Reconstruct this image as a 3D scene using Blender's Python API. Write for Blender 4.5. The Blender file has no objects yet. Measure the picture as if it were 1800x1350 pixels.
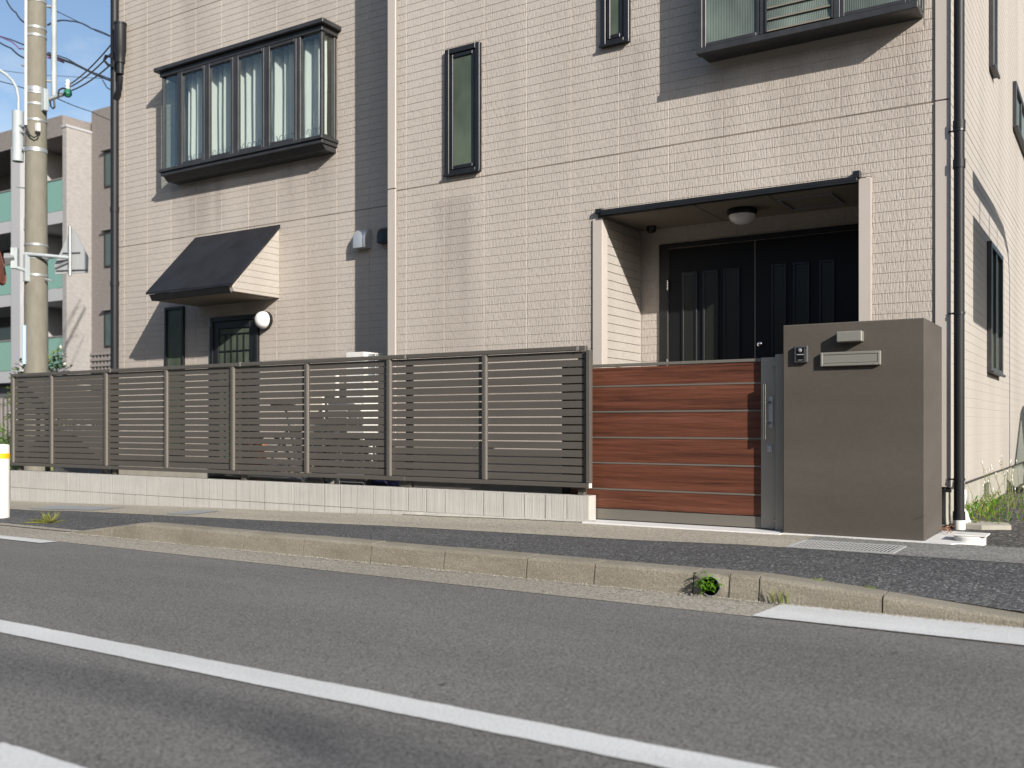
import bpy, bmesh, math, random
from mathutils import Vector, Matrix, Quaternion, noise as mnoise

random.seed(7)
S = bpy.context.scene
C = bpy.data.collections.new("Place")
S.collection.children.link(C)
R = math.radians

# ------------------------------------------------------------------ camera, sky, sun
F, V0, H = 1704.0, 747.0, 0.75            # focal length and horizon in photo pixels, eye height in metres
YAW = math.atan2(1080, F)
FX, FY, RX, RY = -math.sin(YAW), math.cos(YAW), math.cos(YAW), math.sin(YAW)
cam = bpy.data.cameras.new("camera")
cam.sensor_width = 36.0
cam.lens = 36.0 * F / 1800
cam.shift_y = (V0 - 675) / 1800
cam.clip_start, cam.clip_end = 0.05, 600
cam.dof.use_dof = True
cam.dof.focus_distance = 7.2
cam.dof.aperture_fstop = 2.4
camo = bpy.data.objects.new("camera", cam)
camo.location = (0, 0, H)
camo.rotation_euler = (math.pi / 2, 0, YAW)
C.objects.link(camo)
S.camera = camo

SUN_AZ, SUN_EL = R(61), R(24.3)            # azimuth right of the house front, elevation
SUNV = Vector((math.sin(SUN_AZ) * math.cos(SUN_EL), -math.cos(SUN_AZ) * math.cos(SUN_EL), math.sin(SUN_EL)))
sl = bpy.data.lights.new("sun", 'SUN')
sl.energy = 4.6
sl.angle = R(0.5)
sl.color = (1.0, 0.945, 0.87)
so = bpy.data.objects.new("sun", sl)
so.rotation_euler = SUNV.to_track_quat('Z', 'Y').to_euler()
so.location = (8, -8, 12)
C.objects.link(so)

W = bpy.data.worlds.new("World")
S.world = W
W.use_nodes = True
wn, wl_ = W.node_tree.nodes, W.node_tree.links
wn.clear()
wo = wn.new('ShaderNodeOutputWorld')
bg = wn.new('ShaderNodeBackground')
bg.inputs['Strength'].default_value = 0.1
sky = wn.new('ShaderNodeTexSky')
sky.sky_type = 'NISHITA'
sky.sun_disc = False
sky.sun_elevation = SUN_EL
sky.sun_rotation = math.pi - SUN_AZ
sky.air_density, sky.dust_density, sky.ozone_density = 1.0, 1.2, 1.5
tc = wn.new('ShaderNodeTexCoord')
mp = wn.new('ShaderNodeMapping')
mp.inputs['Scale'].default_value = (1.0, 1.0, 2.6)
mp.inputs['Location'].default_value = (0.35, 0.1, 0.05)
cn = wn.new('ShaderNodeTexNoise')
cn.inputs['Scale'].default_value = 2.3
cn.inputs['Detail'].default_value = 8
cn.inputs['Roughness'].default_value = 0.62
cr = wn.new('ShaderNodeValToRGB')
cr.color_ramp.elements[0].position = 0.52
cr.color_ramp.elements[0].color = (0, 0, 0, 1)
cr.color_ramp.elements[1].position = 0.78
cr.color_ramp.elements[1].color = (1, 1, 1, 1)
cm = wn.new('ShaderNodeMix')
cm.data_type = 'RGBA'
cm.inputs['B'].default_value = (5.6, 5.9, 6.3, 1)
wl_.new(tc.outputs['Generated'], mp.inputs['Vector'])
wl_.new(mp.outputs[0], cn.inputs['Vector'])
wl_.new(cn.outputs[0], cr.inputs[0])
wl_.new(cr.outputs[0], cm.inputs['Factor'])
wl_.new(sky.outputs[0], cm.inputs['A'])
wl_.new(cm.outputs['Result'], bg.inputs['Color'])
wl_.new(bg.outputs[0], wo.inputs[0])

vs = S.view_settings
vs.view_transform = 'Standard'
vs.look = 'None'
vs.exposure = 0.62
vs.gamma = 1
vs.use_curve_mapping = False
S.render.engine = 'CYCLES'
S.cycles.max_bounces = 8
S.cycles.transparent_max_bounces = 16
S.cycles.caustics_reflective = False
S.cycles.caustics_refractive = False


# ------------------------------------------------------------------ photo measuring helpers (pixel on a known plane -> point)
def ray(u, v):
    t = (u - 900) / F
    return FX + t * RX, FY + t * RY, (V0 - v) / F


def aty(u, v, Y):
    r = ray(u, v); k = Y / r[1]
    return Vector((r[0] * k, Y, H + r[2] * k))


def atx(u, v, X):
    r = ray(u, v); k = X / r[0]
    return Vector((X, r[1] * k, H + r[2] * k))


def atz(u, v, Z):
    r = ray(u, v); k = (Z - H) / r[2]
    return Vector((r[0] * k, r[1] * k, Z))


def atd(u, v, d):
    r = ray(u, v)
    return Vector((r[0] * d, r[1] * d, H + r[2] * d))


# ------------------------------------------------------------------ object helpers
WL = {}


def adopt(o, parent):
    if parent is not None:
        o.parent = parent
        o.matrix_parent_inverse = Matrix.Translation(-WL[parent.name])


def thing(name, label, cat, loc, group=None, kind=None):
    o = bpy.data.objects.new(name, None)
    o.empty_display_size = 0.2
    C.objects.link(o)
    o.location = loc
    WL[o.name] = Vector(loc)
    tag(o, label, cat, group, kind)
    return o


def tag(o, label=None, cat=None, group=None, kind=None):
    if label: o['label'] = label
    if cat: o['category'] = cat
    if group: o['group'] = group
    if kind: o['kind'] = kind
    return o


def clone(o, dx, parent, name=None):
    c = o.copy()
    C.objects.link(c)
    c.parent = None
    c.location = WL[o.name] + Vector(dx)
    WL[c.name] = c.location.copy()
    adopt(c, parent)
    return c


class MB:
    def __init__(s):
        s.v, s.f = [], []

    def face(s, *pts):
        i = len(s.v)
        s.v += [tuple(p) for p in pts]
        s.f.append(tuple(range(i, i + len(pts))))
        return s

    def box(s, x0, x1, y0, y1, z0, z1, c=0.0):
        x0, x1 = min(x0, x1), max(x0, x1)
        y0, y1 = min(y0, y1), max(y0, y1)
        z0, z1 = min(z0, z1), max(z0, z1)
        lo, hi = (x0, y0, z0), (x1, y1, z1)
        c = min(c, 0.45 * min(x1 - x0, y1 - y0, z1 - z0))
        b = len(s.v)
        if c <= 0:
            for k in range(8):
                s.v.append(tuple((hi if k >> a & 1 else lo)[a] for a in range(3)))
            for q in ((0, 2, 3, 1), (4, 5, 7, 6), (0, 1, 5, 4), (2, 6, 7, 3), (0, 4, 6, 2), (1, 3, 7, 5)):
                s.f.append(tuple(b + i for i in q))
            return s
        for k in range(8):
            for ax in range(3):
                p = []
                for a in range(3):
                    top = k >> a & 1
                    val = hi[a] if top else lo[a]
                    if a != ax: val += -c if top else c
                    p.append(val)
                s.v.append(tuple(p))
        I = lambda k, ax: b + 3 * k + ax
        for q, ax in (((0, 2, 3, 1), 2), ((4, 5, 7, 6), 2), ((0, 1, 5, 4), 1), ((2, 6, 7, 3), 1), ((0, 4, 6, 2), 0), ((1, 3, 7, 5), 0)):
            s.f.append(tuple(I(k, ax) for k in q))
        for a in range(3):
            o1, o2 = [x for x in range(3) if x != a]
            for k in range(8):
                if not (k >> a & 1):
                    k2 = k | (1 << a)
                    s.f.append((I(k, o1), I(k2, o1), I(k2, o2), I(k, o2)))
        for k in range(8):
            s.f.append((I(k, 0), I(k, 1), I(k, 2)))
        return s

    def prism(s, poly, axis, a0, a1):
        n = len(poly); b = len(s.v)
        for a in (a0, a1):
            for p, q in poly:
                s.v.append({'x': (a, p, q), 'y': (p, a, q), 'z': (p, q, a)}[axis])
        s.f.append(tuple(b + i for i in range(n)))
        s.f.append(tuple(b + n + i for i in reversed(range(n))))
        for i in range(n):
            j = (i + 1) % n
            s.f.append((b + i, b + n + i, b + n + j, b + j))
        return s

    def tube(s, pts, r, n=10, cap=True):
        pts = [Vector(p) for p in pts]
        rs = r if isinstance(r, (list, tuple)) else [r] * len(pts)
        b = len(s.v)
        t0 = (pts[1] - pts[0]).normalized()
        up = Vector((0, 0, 1)) if abs(t0.z) < 0.9 else Vector((1, 0, 0))
        nrm = t0.cross(up).normalized()
        for i, p in enumerate(pts):
            if i == 0: t = t0
            elif i == len(pts) - 1: t = (pts[i] - pts[i - 1]).normalized()
            else: t = ((pts[i + 1] - p).normalized() + (p - pts[i - 1]).normalized()).normalized()
            nrm = (nrm - t * nrm.dot(t)).normalized()
            bn = t.cross(nrm)
            for k in range(n):
                a = 2 * math.pi * k / n
                s.v.append(tuple(p + (nrm * math.cos(a) + bn * math.sin(a)) * rs[i]))
        for i in range(len(pts) - 1):
            for k in range(n):
                k2 = (k + 1) % n
                s.f.append((b + i * n + k, b + i * n + k2, b + (i + 1) * n + k2, b + (i + 1) * n + k))
        if cap:
            s.f.append(tuple(b + k for k in reversed(range(n))))
            s.f.append(tuple(b + (len(pts) - 1) * n + k for k in range(n)))
        return s

    def lathe(s, prof, org, axis='z', n=24):
        """prof: (radius, height) from one end to the other"""
        b = len(s.v); org = Vector(org)
        for r, h in prof:
            for k in range(n):
                a = 2 * math.pi * k / n
                d = {'z': (r * math.cos(a), r * math.sin(a), h), 'y': (r * math.cos(a), h, r * math.sin(a)), 'x': (h, r * math.cos(a), r * math.sin(a))}[axis]
                s.v.append(tuple(org + Vector(d)))
        for i in range(len(prof) - 1):
            for k in range(n):
                k2 = (k + 1) % n
                s.f.append((b + i * n + k, b + i * n + k2, b + (i + 1) * n + k2, b + (i + 1) * n + k))
        s.f.append(tuple(b + k for k in reversed(range(n))))
        s.f.append(tuple(b + (len(prof) - 1) * n + k for k in range(n)))
        return s

    def mesh(s, name, off, smooth=False):
        me = bpy.data.meshes.new(name)
        me.from_pydata([tuple(Vector(p) - off) for p in s.v], [], s.f)
        bm = bmesh.new(); bm.from_mesh(me)
        bmesh.ops.recalc_face_normals(bm, faces=bm.faces)
        bm.to_mesh(me); bm.free()
        if smooth:
            me.polygons.foreach_set('use_smooth', [True] * len(me.polygons))
            me.set_sharp_from_angle(angle=R(40))
        me.update()
        return me

    def build(s, name, mat, parent=None, smooth=False, label=None, cat=None, group=None, kind=None):
        xs, ys, zs = zip(*s.v)
        off = Vector(((min(xs) + max(xs)) / 2, (min(ys) + max(ys)) / 2, min(zs)))
        me = s.mesh(name, off, smooth)
        for m in (mat if isinstance(mat, (list, tuple)) else [mat]):
            me.materials.append(m)
        o = bpy.data.objects.new(name, me)
        C.objects.link(o)
        o.location = off
        WL[o.name] = off.copy()
        adopt(o, parent)
        return tag(o, label, cat, group, kind)


# ------------------------------------------------------------------ materials
def newmat(name):
    m = bpy.data.materials.new(name); m.use_nodes = True
    nt = m.node_tree; nt.nodes.clear()
    out = nt.nodes.new('ShaderNodeOutputMaterial')
    p = nt.nodes.new('ShaderNodeBsdfPrincipled')
    nt.links.new(p.outputs[0], out.inputs[0])
    return m, nt, p, out


def posnode(nt, scale, merge=False):
    g = nt.nodes.new('ShaderNodeNewGeometry')
    src = g.outputs['Position']
    if merge:
        sp = nt.nodes.new('ShaderNodeSeparateXYZ'); nt.links.new(src, sp.inputs[0])
        ad = nt.nodes.new('ShaderNodeMath'); ad.operation = 'ADD'
        nt.links.new(sp.outputs[0], ad.inputs[0]); nt.links.new(sp.outputs[1], ad.inputs[1])
        cb = nt.nodes.new('ShaderNodeCombineXYZ')
        nt.links.new(ad.outputs[0], cb.inputs[0]); nt.links.new(sp.outputs[2], cb.inputs[2])
        src = cb.outputs[0]
    mpn = nt.nodes.new('ShaderNodeMapping')
    mpn.inputs['Scale'].default_value = scale
    nt.links.new(src, mpn.inputs['Vector'])
    return mpn.outputs[0]


def noisen(nt, scale, detail=4, rough=0.55, merge=False, dist=0.0):
    n = nt.nodes.new('ShaderNodeTexNoise')
    n.inputs['Scale'].default_value = 1.0
    n.inputs['Detail'].default_value = detail
    n.inputs['Roughness'].default_value = rough
    n.inputs['Distortion'].default_value = dist
    nt.links.new(posnode(nt, scale, merge), n.inputs['Vector'])
    return n.outputs[0]


def ramp(nt, src, stops):
    r = nt.nodes.new('ShaderNodeValToRGB')
    e = r.color_ramp.elements
    while len(e) < len(stops): e.new(0.5)
    for k, (p, c) in enumerate(stops):
        e[k].position = p
        e[k].color = (*c, 1) if len(c) == 3 else c
    nt.links.new(src, r.inputs[0])
    return r.outputs[0]


def mixc(nt, mode, fac, a, b):
    m = nt.nodes.new('ShaderNodeMix'); m.data_type = 'RGBA'; m.blend_type = mode
    for sock, val in (('Factor', fac), ('A', a), ('B', b)):
        if hasattr(val, 'is_output'): nt.links.new(val, m.inputs[sock])
        elif sock == 'Factor': m.inputs[sock].default_value = val
        else: m.inputs[sock].default_value = (*val, 1) if len(val) == 3 else val
    return m.outputs['Result']


def bumpn(nt, p, src, dist, strength=1.0):
    b = nt.nodes.new('ShaderNodeBump')
    b.inputs['Distance'].default_value = dist
    b.inputs['Strength'].default_value = strength
    nt.links.new(src, b.inputs['Height'])
    nt.links.new(b.outputs[0], p.inputs['Normal'])


def M(name, col, rough=0.6, metal=0.0, var=None, stain=None, bump=None, spec=0.5, coat=0):
    """var / stain = (scale xyz, dark multiplier, light multiplier); bump = (scale xyz, distance)"""
    m, nt, p, out = newmat(name)
    c = None
    for vv in (var, stain):
        if vv:
            k = ramp(nt, noisen(nt, vv[0], 5), [(0.3, (vv[1],) * 3), (0.7, (vv[2],) * 3)])
            c = mixc(nt, 'MULTIPLY', 1.0, c if c is not None else col, k)
    if c is None: p.inputs['Base Color'].default_value = (*col, 1)
    else: nt.links.new(c, p.inputs['Base Color'])
    p.inputs['Roughness'].default_value = rough
    p.inputs['Metallic'].default_value = metal
    p.inputs['Specular IOR Level'].default_value = spec
    p.inputs['Coat Weight'].default_value = coat
    if bump: bumpn(nt, p, noisen(nt, bump[0], 4), bump[1])
    return m


def siding_mat(name, col, ribs, stains=()):
    m, nt, p, out = newmat(name)
    fine = ramp(nt, noisen(nt, (60, 60, 60), 3), [(0.3, (0.9,) * 3), (0.7, (1.06,) * 3)])
    streak = ramp(nt, noisen(nt, (1.6, 1.6, 0.25), 5, 0.6), [(0.3, (0.88, 0.87, 0.86)), (0.65, (1.03,) * 3)])
    rib = noisen(nt, (88, 1, 15), 2.5, 0.5, merge=True)
    ribc = ramp(nt, rib, [(0.32, (0.86, 0.85, 0.84)), (0.52, (1.0,) * 3)])
    c = mixc(nt, 'MULTIPLY', 1.0, col, fine)
    c = mixc(nt, 'MULTIPLY', 1.0, c, streak)
    c = mixc(nt, 'MULTIPLY', 0.6 if ribs > 0.001 else 0.25, c, ribc)
    g = nt.nodes.new('ShaderNodeNewGeometry'); sp = nt.nodes.new('ShaderNodeSeparateXYZ'); nt.links.new(g.outputs['Position'], sp.inputs[0])
    wob = noisen(nt, (6, 0.2, 0.9), 5, 0.6)

    def mr(src, a, b, lo=0.0, hi=1.0):
        k = nt.nodes.new('ShaderNodeMapRange'); k.interpolation_type = 'SMOOTHSTEP'
        for nm, v in zip(('From Min', 'From Max', 'To Min', 'To Max'), (a, b, lo, hi)): k.inputs[nm].default_value = v
        nt.links.new(src, k.inputs['Value']); return k.outputs[0]

    def mul(a, b):
        k = nt.nodes.new('ShaderNodeMath'); k.operation = 'MULTIPLY'
        for q, v in zip(k.inputs, (a, b)):
            if hasattr(v, 'is_output'): nt.links.new(v, q)
            else: q.default_value = v
        return k.outputs[0]
    for x0, x1, zt, ln, st in stains:          # rain streaks below sills and ledges
        f = mul(mr(sp.outputs[0], x0 - 0.12, x0 + 0.06), mr(sp.outputs[0], x1 - 0.06, x1 + 0.12, 1, 0))
        f = mul(f, mul(mr(sp.outputs[2], zt - ln, zt - ln * .15), mr(sp.outputs[2], zt, zt + 0.03, 1, 0)))
        f = mul(f, mr(wob, 0.30, 0.62, 0.25, 1.0))
        c = mixc(nt, 'MULTIPLY', mul(f, st), c, (0.62, 0.60, 0.60))
    nt.links.new(c, p.inputs['Base Color'])
    p.inputs['Roughness'].default_value = 0.75
    p.inputs['Specular IOR Level'].default_value = 0.25
    rr = ramp(nt, rib, [(0.36, (0,) * 3), (0.54, (1,) * 3)])
    bumpn(nt, p, rr, ribs)
    return m


def asphalt_mat(name, dark, mid, light, sc, bd, warm=(1, 1, 1)):
    """crushed stone in binder: one random tone per chip, dark pits between them, faint large patches"""
    m, nt, p, out = newmat(name)
    vo = nt.nodes.new('ShaderNodeTexVoronoi'); vo.inputs['Scale'].default_value = 1.0
    nt.links.new(posnode(nt, (sc, sc, sc)), vo.inputs['Vector'])
    sx = nt.nodes.new('ShaderNodeSeparateColor'); nt.links.new(vo.outputs['Color'], sx.inputs[0])
    c = ramp(nt, sx.outputs[0], [(0.0, dark), (0.22, [a * .8 + b * .2 for a, b in zip(mid, dark)]), (0.6, mid), (0.88, [a * .8 + b * .2 for a, b in zip(mid, light)]), (1.0, light)])
    pit = ramp(nt, noisen(nt, (sc * .55,) * 3, 4, 0.65), [(0.36, (0.45,) * 3), (0.47, (1.0,) * 3), (0.75, (1.08,) * 3)])
    c = mixc(nt, 'MULTIPLY', 1.0, c, pit)
    big = ramp(nt, noisen(nt, (0.35, 1.5, 1), 8, 0.66), [(0.3, (0.80,) * 3), (0.7, (1.10,) * 3)])
    c = mixc(nt, 'MULTIPLY', 1.0, c, big)
    c = mixc(nt, 'MULTIPLY', 1.0, c, warm)
    nt.links.new(c, p.inputs['Base Color'])
    p.inputs['Roughness'].default_value = 0.85
    p.inputs['Specular IOR Level'].default_value = 0.3
    bumpn(nt, p, pit, bd)
    return m


def wood_mat(name):
    m, nt, p, out = newmat(name)
    n1 = noisen(nt, (0.9, 3, 26), 8, 0.66, dist=0.5)
    n2 = noisen(nt, (5, 9, 260), 5, 0.6)
    c = ramp(nt, n1, [(0.33, (0.040, 0.014, 0.009)), (0.44, (0.092, 0.032, 0.018)), (0.52, (0.118, 0.041, 0.023)), (0.66, (0.158, 0.060, 0.036))])
    g = ramp(nt, n2, [(0.35, (0.62,) * 3), (0.6, (1.08,) * 3)])
    c = mixc(nt, 'MULTIPLY', 0.85, c, g)
    nt.links.new(c, p.inputs['Base Color'])
    p.inputs['Roughness'].default_value = 0.48
    p.inputs['Specular IOR Level'].default_value = 0.35
    bumpn(nt, p, n2, 0.0006)
    return m


def glass_mat(name, tint=(0.75, 0.85, 0.8), refl=1.0):
    m, nt, p, out = newmat(name)
    nt.nodes.remove(p)
    tr = nt.nodes.new('ShaderNodeBsdfTransparent'); tr.inputs[0].default_value = (*tint, 1)
    gl = nt.nodes.new('ShaderNodeBsdfGlossy'); gl.inputs['Roughness'].default_value = 0.015
    gl.inputs['Color'].default_value = (0.95, 1.0, 0.98, 1)
    fr = nt.nodes.new('ShaderNodeLayerWeight'); fr.inputs['Blend'].default_value = 0.5
    pw = nt.nodes.new('ShaderNodeMath'); pw.operation = 'POWER'; pw.inputs[1].default_value = 4.0
    nt.links.new(fr.outputs['Facing'], pw.inputs[0])
    ma = nt.nodes.new('ShaderNodeMath'); ma.operation = 'MULTIPLY_ADD'; ma.inputs[1].default_value = 0.9; ma.inputs[2].default_value = 0.06
    nt.links.new(pw.outputs[0], ma.inputs[0])
    mx = nt.nodes.new('ShaderNodeMixShader')
    mu = nt.nodes.new('ShaderNodeMath'); mu.operation = 'MULTIPLY'; mu.inputs[1].default_value = refl
    nt.links.new(ma.outputs[0], mu.inputs[0]); nt.links.new(mu.outputs[0], mx.inputs[0])
    nt.links.new(tr.outputs[0], mx.inputs[1]); nt.links.new(gl.outputs[0], mx.inputs[2])
    nt.links.new(mx.outputs[0], out.inputs[0])
    return m


def reeded_glass_mat(name, col, ribs=True):
    m, nt, p, out = newmat(name)
    big = ramp(nt, noisen(nt, (2.2, 2.2, 1.1), 3, merge=True), [(0.35, (0.55,) * 3), (0.65, (1.25,) * 3)])
    c = mixc(nt, 'MULTIPLY', 1.0, col, big)
    nt.links.new(c, p.inputs['Base Color'])
    p.inputs['Roughness'].default_value = 0.3
    p.inputs['Specular IOR Level'].default_value = 0.35
    if ribs:
        w = nt.nodes.new('ShaderNodeTexWave'); w.inputs['Scale'].default_value = 1.0
        nt.links.new(posnode(nt, (24, 0, 0), True), w.inputs['Vector'])
        bumpn(nt, p, w.outputs[1], 0.0015)
    return m


def leaf_mat(name, a, b):
    m, nt, p, out = newmat(name)
    oi = noisen(nt, (9, 9, 9), 3)
    c = ramp(nt, oi, [(0.3, a), (0.7, b)])
    nt.links.new(c, p.inputs['Base Color'])
    p.inputs['Roughness'].default_value = 0.55
    p.inputs['Specular IOR Level'].default_value = 0.3
    t = nt.nodes.new('ShaderNodeBsdfTranslucent')
    nt.links.new(c, t.inputs[0])
    mx = nt.nodes.new('ShaderNodeMixShader'); mx.inputs[0].default_value = 0.35
    nt.links.new(p.outputs[0], mx.inputs[1]); nt.links.new(t.outputs[0], mx.inputs[2])
    nt.links.new(mx.outputs[0], out.inputs[0])
    return m


def fabric_mat(name, col):
    m, nt, p, out = newmat(name)
    nt.nodes.remove(p)
    d = nt.nodes.new('ShaderNodeBsdfDiffuse'); d.inputs[0].default_value = (*col, 1)
    t = nt.nodes.new('ShaderNodeBsdfTranslucent'); t.inputs[0].default_value = (*col, 1)
    x = nt.nodes.new('ShaderNodeBsdfTransparent')
    m1 = nt.nodes.new('ShaderNodeMixShader'); m1.inputs[0].default_value = 0.35
    m2 = nt.nodes.new('ShaderNodeMixShader'); m2.inputs[0].default_value = 0.12
    nt.links.new(d.outputs[0], m1.inputs[1]); nt.links.new(t.outputs[0], m1.inputs[2])
    nt.links.new(m1.outputs[0], m2.inputs[1]); nt.links.new(x.outputs[0], m2.inputs[2])
    nt.links.new(m2.outputs[0], out.inputs[0])
    return m


SIDING = (0.462, 0.415, 0.368)
STAINS = [(-5.70, -5.30, 2.92, 1.9, 0.42), (-3.84, -3.52, 4.05, 1.5, 0.45), (-2.9, -1.3, 3.70, 1.2, 0.35), (-3.97, -3.85, 2.6, 2.4, 0.5),
          (-10.2, -9.3, 3.75, 1.0, 0.5), (-8.9, -8.2, 6.9, 1.8, 0.6), (-10.0, -9.5, 7.0, 1.6, 0.5), (-8.2, -7.5, 3.78, 0.8, 0.4), (-5.0, -4.6, 7.0, 2.6, 0.35)]
m_side = siding_mat('ribbed_siding', SIDING, 0.0015, STAINS)
m_board = siding_mat('plain_siding', (0.385, 0.355, 0.320), 0.0008)
m_back = M('siding_joint', (0.42, 0.375, 0.325), 0.9)
m_seam = M('seam_sealant', (0.20, 0.165, 0.13), 0.9, var=((3, 3, 3), 0.7, 1.4))
m_trim = M('trim_paint', (0.44, 0.395, 0.355), 0.6, var=((3, 3, 0.8), 0.93, 1.04), bump=((260,) * 3, 0.0004))
m_found = M('foundation_render', (0.36, 0.34, 0.29), 0.85, var=((7, 7, 7), 0.85, 1.05), bump=((90,) * 3, 0.002))
m_black = M('black_aluminium', (0.014, 0.015, 0.017), 0.38, 0.2, var=((5, 5, 5), 0.8, 1.25))
m_frame = M('charcoal_window_frame', (0.050, 0.050, 0.052), 0.42, 0.4, var=((8, 8, 8), 0.8, 1.2))
m_pipe = M('black_downpipe_pvc', (0.012, 0.013, 0.015), 0.5, spec=0.3, var=((6, 6, 2), 0.8, 1.3))
m_door = M('dark_door_leaf', (0.008, 0.0085, 0.010), 0.5, spec=0.25)
m_doorbar = M('door_slit_surround', (0.045, 0.048, 0.055), 0.3, 0.7)
m_doorglass = M('dark_etched_glass', (0.016, 0.017, 0.014), 0.3)
m_roof = M('dark_metal_roof', (0.016, 0.017, 0.021), 0.6, 0.0, spec=0.2, var=((4, 4, 4), 0.75, 1.3), bump=((30,) * 3, 0.001))
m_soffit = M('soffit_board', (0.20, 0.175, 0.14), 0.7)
m_int = M('interior_plaster', (0.34, 0.33, 0.30), 0.9)
m_glass = glass_mat('window_glass', (0.93, 0.965, 0.95))
m_glass_apt = M('tinted_far_glass', (0.05, 0.08, 0.08), 0.08)
m_obs = reeded_glass_mat('obscured_glass', (0.085, 0.105, 0.075), False)
m_reed = reeded_glass_mat('reeded_glass', (0.15, 0.185, 0.162), True)
m_curt = fabric_mat('white_lace', (0.88, 0.88, 0.85))
m_white = M('white_plastic', (0.66, 0.65, 0.62), 0.4, var=((12,) * 3, 0.93, 1.02))
m_lampglass = M('milk_glass', (0.80, 0.80, 0.80), 0.3)
m_steel = M('brushed_steel', (0.82, 0.82, 0.82), 0.16, 1.0)
m_galv = M('galvanised_steel', (0.36, 0.38, 0.39), 0.5, 0.5, var=((9,) * 3, 0.85, 1.05))
m_silver = M('silver_vent_metal', (0.55, 0.56, 0.57), 0.4, 0.6)

m_fence = M('bronze_grey_aluminium', (0.092, 0.083, 0.072), 0.45, 0.1, var=((2.5, 2, 14), 0.94, 1.05))
m_fence_lit = m_fence
m_cap = M('grey_end_cap', (0.17, 0.158, 0.14), 0.5)
m_gatefr = M('grey_gate_aluminium', (0.185, 0.170, 0.145), 0.42, 0.35)
m_gatestile = M('grey_gate_stile', (0.33, 0.30, 0.255), 0.45, 0.0)
m_wood = wood_mat('cherry_wood_grain')
m_block = M('scored_white_block', (0.475, 0.46, 0.425), 0.9, var=((75, 75, 2.0), 0.86, 1.03), stain=((1.7, 1.7, 5), 0.9, 1.04), bump=((130, 130, 3), 0.0045))
m_mortar = M('pale_mortar', (0.42, 0.40, 0.355), 0.9, var=((30,) * 3, 0.8, 1.1), bump=((60,) * 3, 0.006))
m_pillar = M('brown_trowelled_render', (0.073, 0.062, 0.051), 0.85, var=((26, 26, 26), 0.95, 1.04), stain=((0.7, 0.7, 2.6), 0.82, 1.12), bump=((70, 70, 50), 0.0007))
m_slotbox = M('grey_letterbox_metal', (0.24, 0.235, 0.205), 0.45, 0.3)
m_intercom = M('dark_intercom_case', (0.055, 0.055, 0.058), 0.4)
m_gloss = M('gloss_black', (0.008, 0.008, 0.009), 0.08)

m_road = asphalt_mat('road_asphalt', (0.085, 0.083, 0.079), (0.160, 0.155, 0.148), (0.25, 0.245, 0.235), 170, 0.003)
m_pave = asphalt_mat('coarse_pavement_asphalt', (0.026, 0.026, 0.027), (0.080, 0.080, 0.081), (0.30, 0.30, 0.30), 110, 0.006)
m_strip = asphalt_mat('tan_concrete_strip', (0.22, 0.195, 0.15), (0.36, 0.33, 0.27), (0.46, 0.43, 0.36), 120, 0.002)
m_strip2 = asphalt_mat('grey_concrete_strip', (0.10, 0.10, 0.095), (0.22, 0.217, 0.20), (0.40, 0.39, 0.37), 95, 0.004)
m_gutter = asphalt_mat('gutter_concrete', (0.17, 0.155, 0.125), (0.31, 0.285, 0.24), (0.44, 0.41, 0.35), 110, 0.003)
m_lot = asphalt_mat('dusty_dark_gravel', (0.022, 0.021, 0.020), (0.075, 0.071, 0.065), (0.27, 0.255, 0.23), 60, 0.012)
m_yard = M('yard_concrete', (0.15, 0.14, 0.125), 0.9, var=((4, 4, 4), 0.8, 1.1))
m_earth = M('earth', (0.20, 0.18, 0.15), 0.95, var=((2, 2, 2), 0.7, 1.2))
m_paint = M('road_paint', (0.62, 0.625, 0.615), 0.7, var=((90,) * 3, 0.80, 1.04), stain=((1.1, 5, 1), 0.86, 1.05), bump=((120,) * 3, 0.003))
m_slab = M('white_cement', (0.62, 0.61, 0.59), 0.85, var=((9,) * 3, 0.9, 1.04), bump=((70,) * 3, 0.003))


def kerb_mat():
    m, nt, p, out = newmat('weathered_kerb_concrete')
    a = ramp(nt, noisen(nt, (120,) * 3, 4, 0.65), [(0.32, (0.62,) * 3), (0.68, (1.2,) * 3)])
    b = ramp(nt, noisen(nt, (2.4, 2.4, 9), 6, 0.65), [(0.30, (0.76, 0.73, 0.67)), (0.62, (1.04, 1.02, 0.99))])
    c = mixc(nt, 'MULTIPLY', 1.0, (0.240, 0.222, 0.180), a)
    c = mixc(nt, 'MULTIPLY', 1.0, c, b)
    nt.links.new(c, p.inputs['Base Color'])
    p.inputs['Roughness'].default_value = 0.9
    bumpn(nt, p, noisen(nt, (110,) * 3, 4), 0.004)
    return m


m_kerb = kerb_mat()
m_hole = M('hole_shade', (0.02, 0.02, 0.02), 0.9)  # near-black colour stands in for the shade inside holes and gaps
m_grate = M('steel_grate', (0.36, 0.36, 0.35), 0.6, 0.1)
m_pole = M('pole_concrete', (0.185, 0.173, 0.138), 0.85, var=((14, 14, 5), 0.85, 1.06), bump=((60,) * 3, 0.002))
m_cable = M('black_cable', (0.018, 0.018, 0.022), 0.5)
m_cablep = M('magenta_cable', (0.22, 0.03, 0.15), 0.5)
m_green = M('green_insulation', (0.02, 0.15, 0.085), 0.35)
m_porc = M('porcelain', (0.7, 0.69, 0.62), 0.25)
m_lampcase = M('street_lamp_case', (0.36, 0.40, 0.41), 0.55, var=((9, 9, 3), 0.8, 1.05))
m_signback = M('sign_back', (0.42, 0.43, 0.43), 0.45, 0.5)
m_orange = M('mirror_orange', (0.20, 0.06, 0.03), 0.6)
m_bluetape = M('pale_blue_plate', (0.36, 0.49, 0.60), 0.5)
m_yellow = M('yellow_reflector', (0.80, 0.42, 0.01), 0.4)
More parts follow.
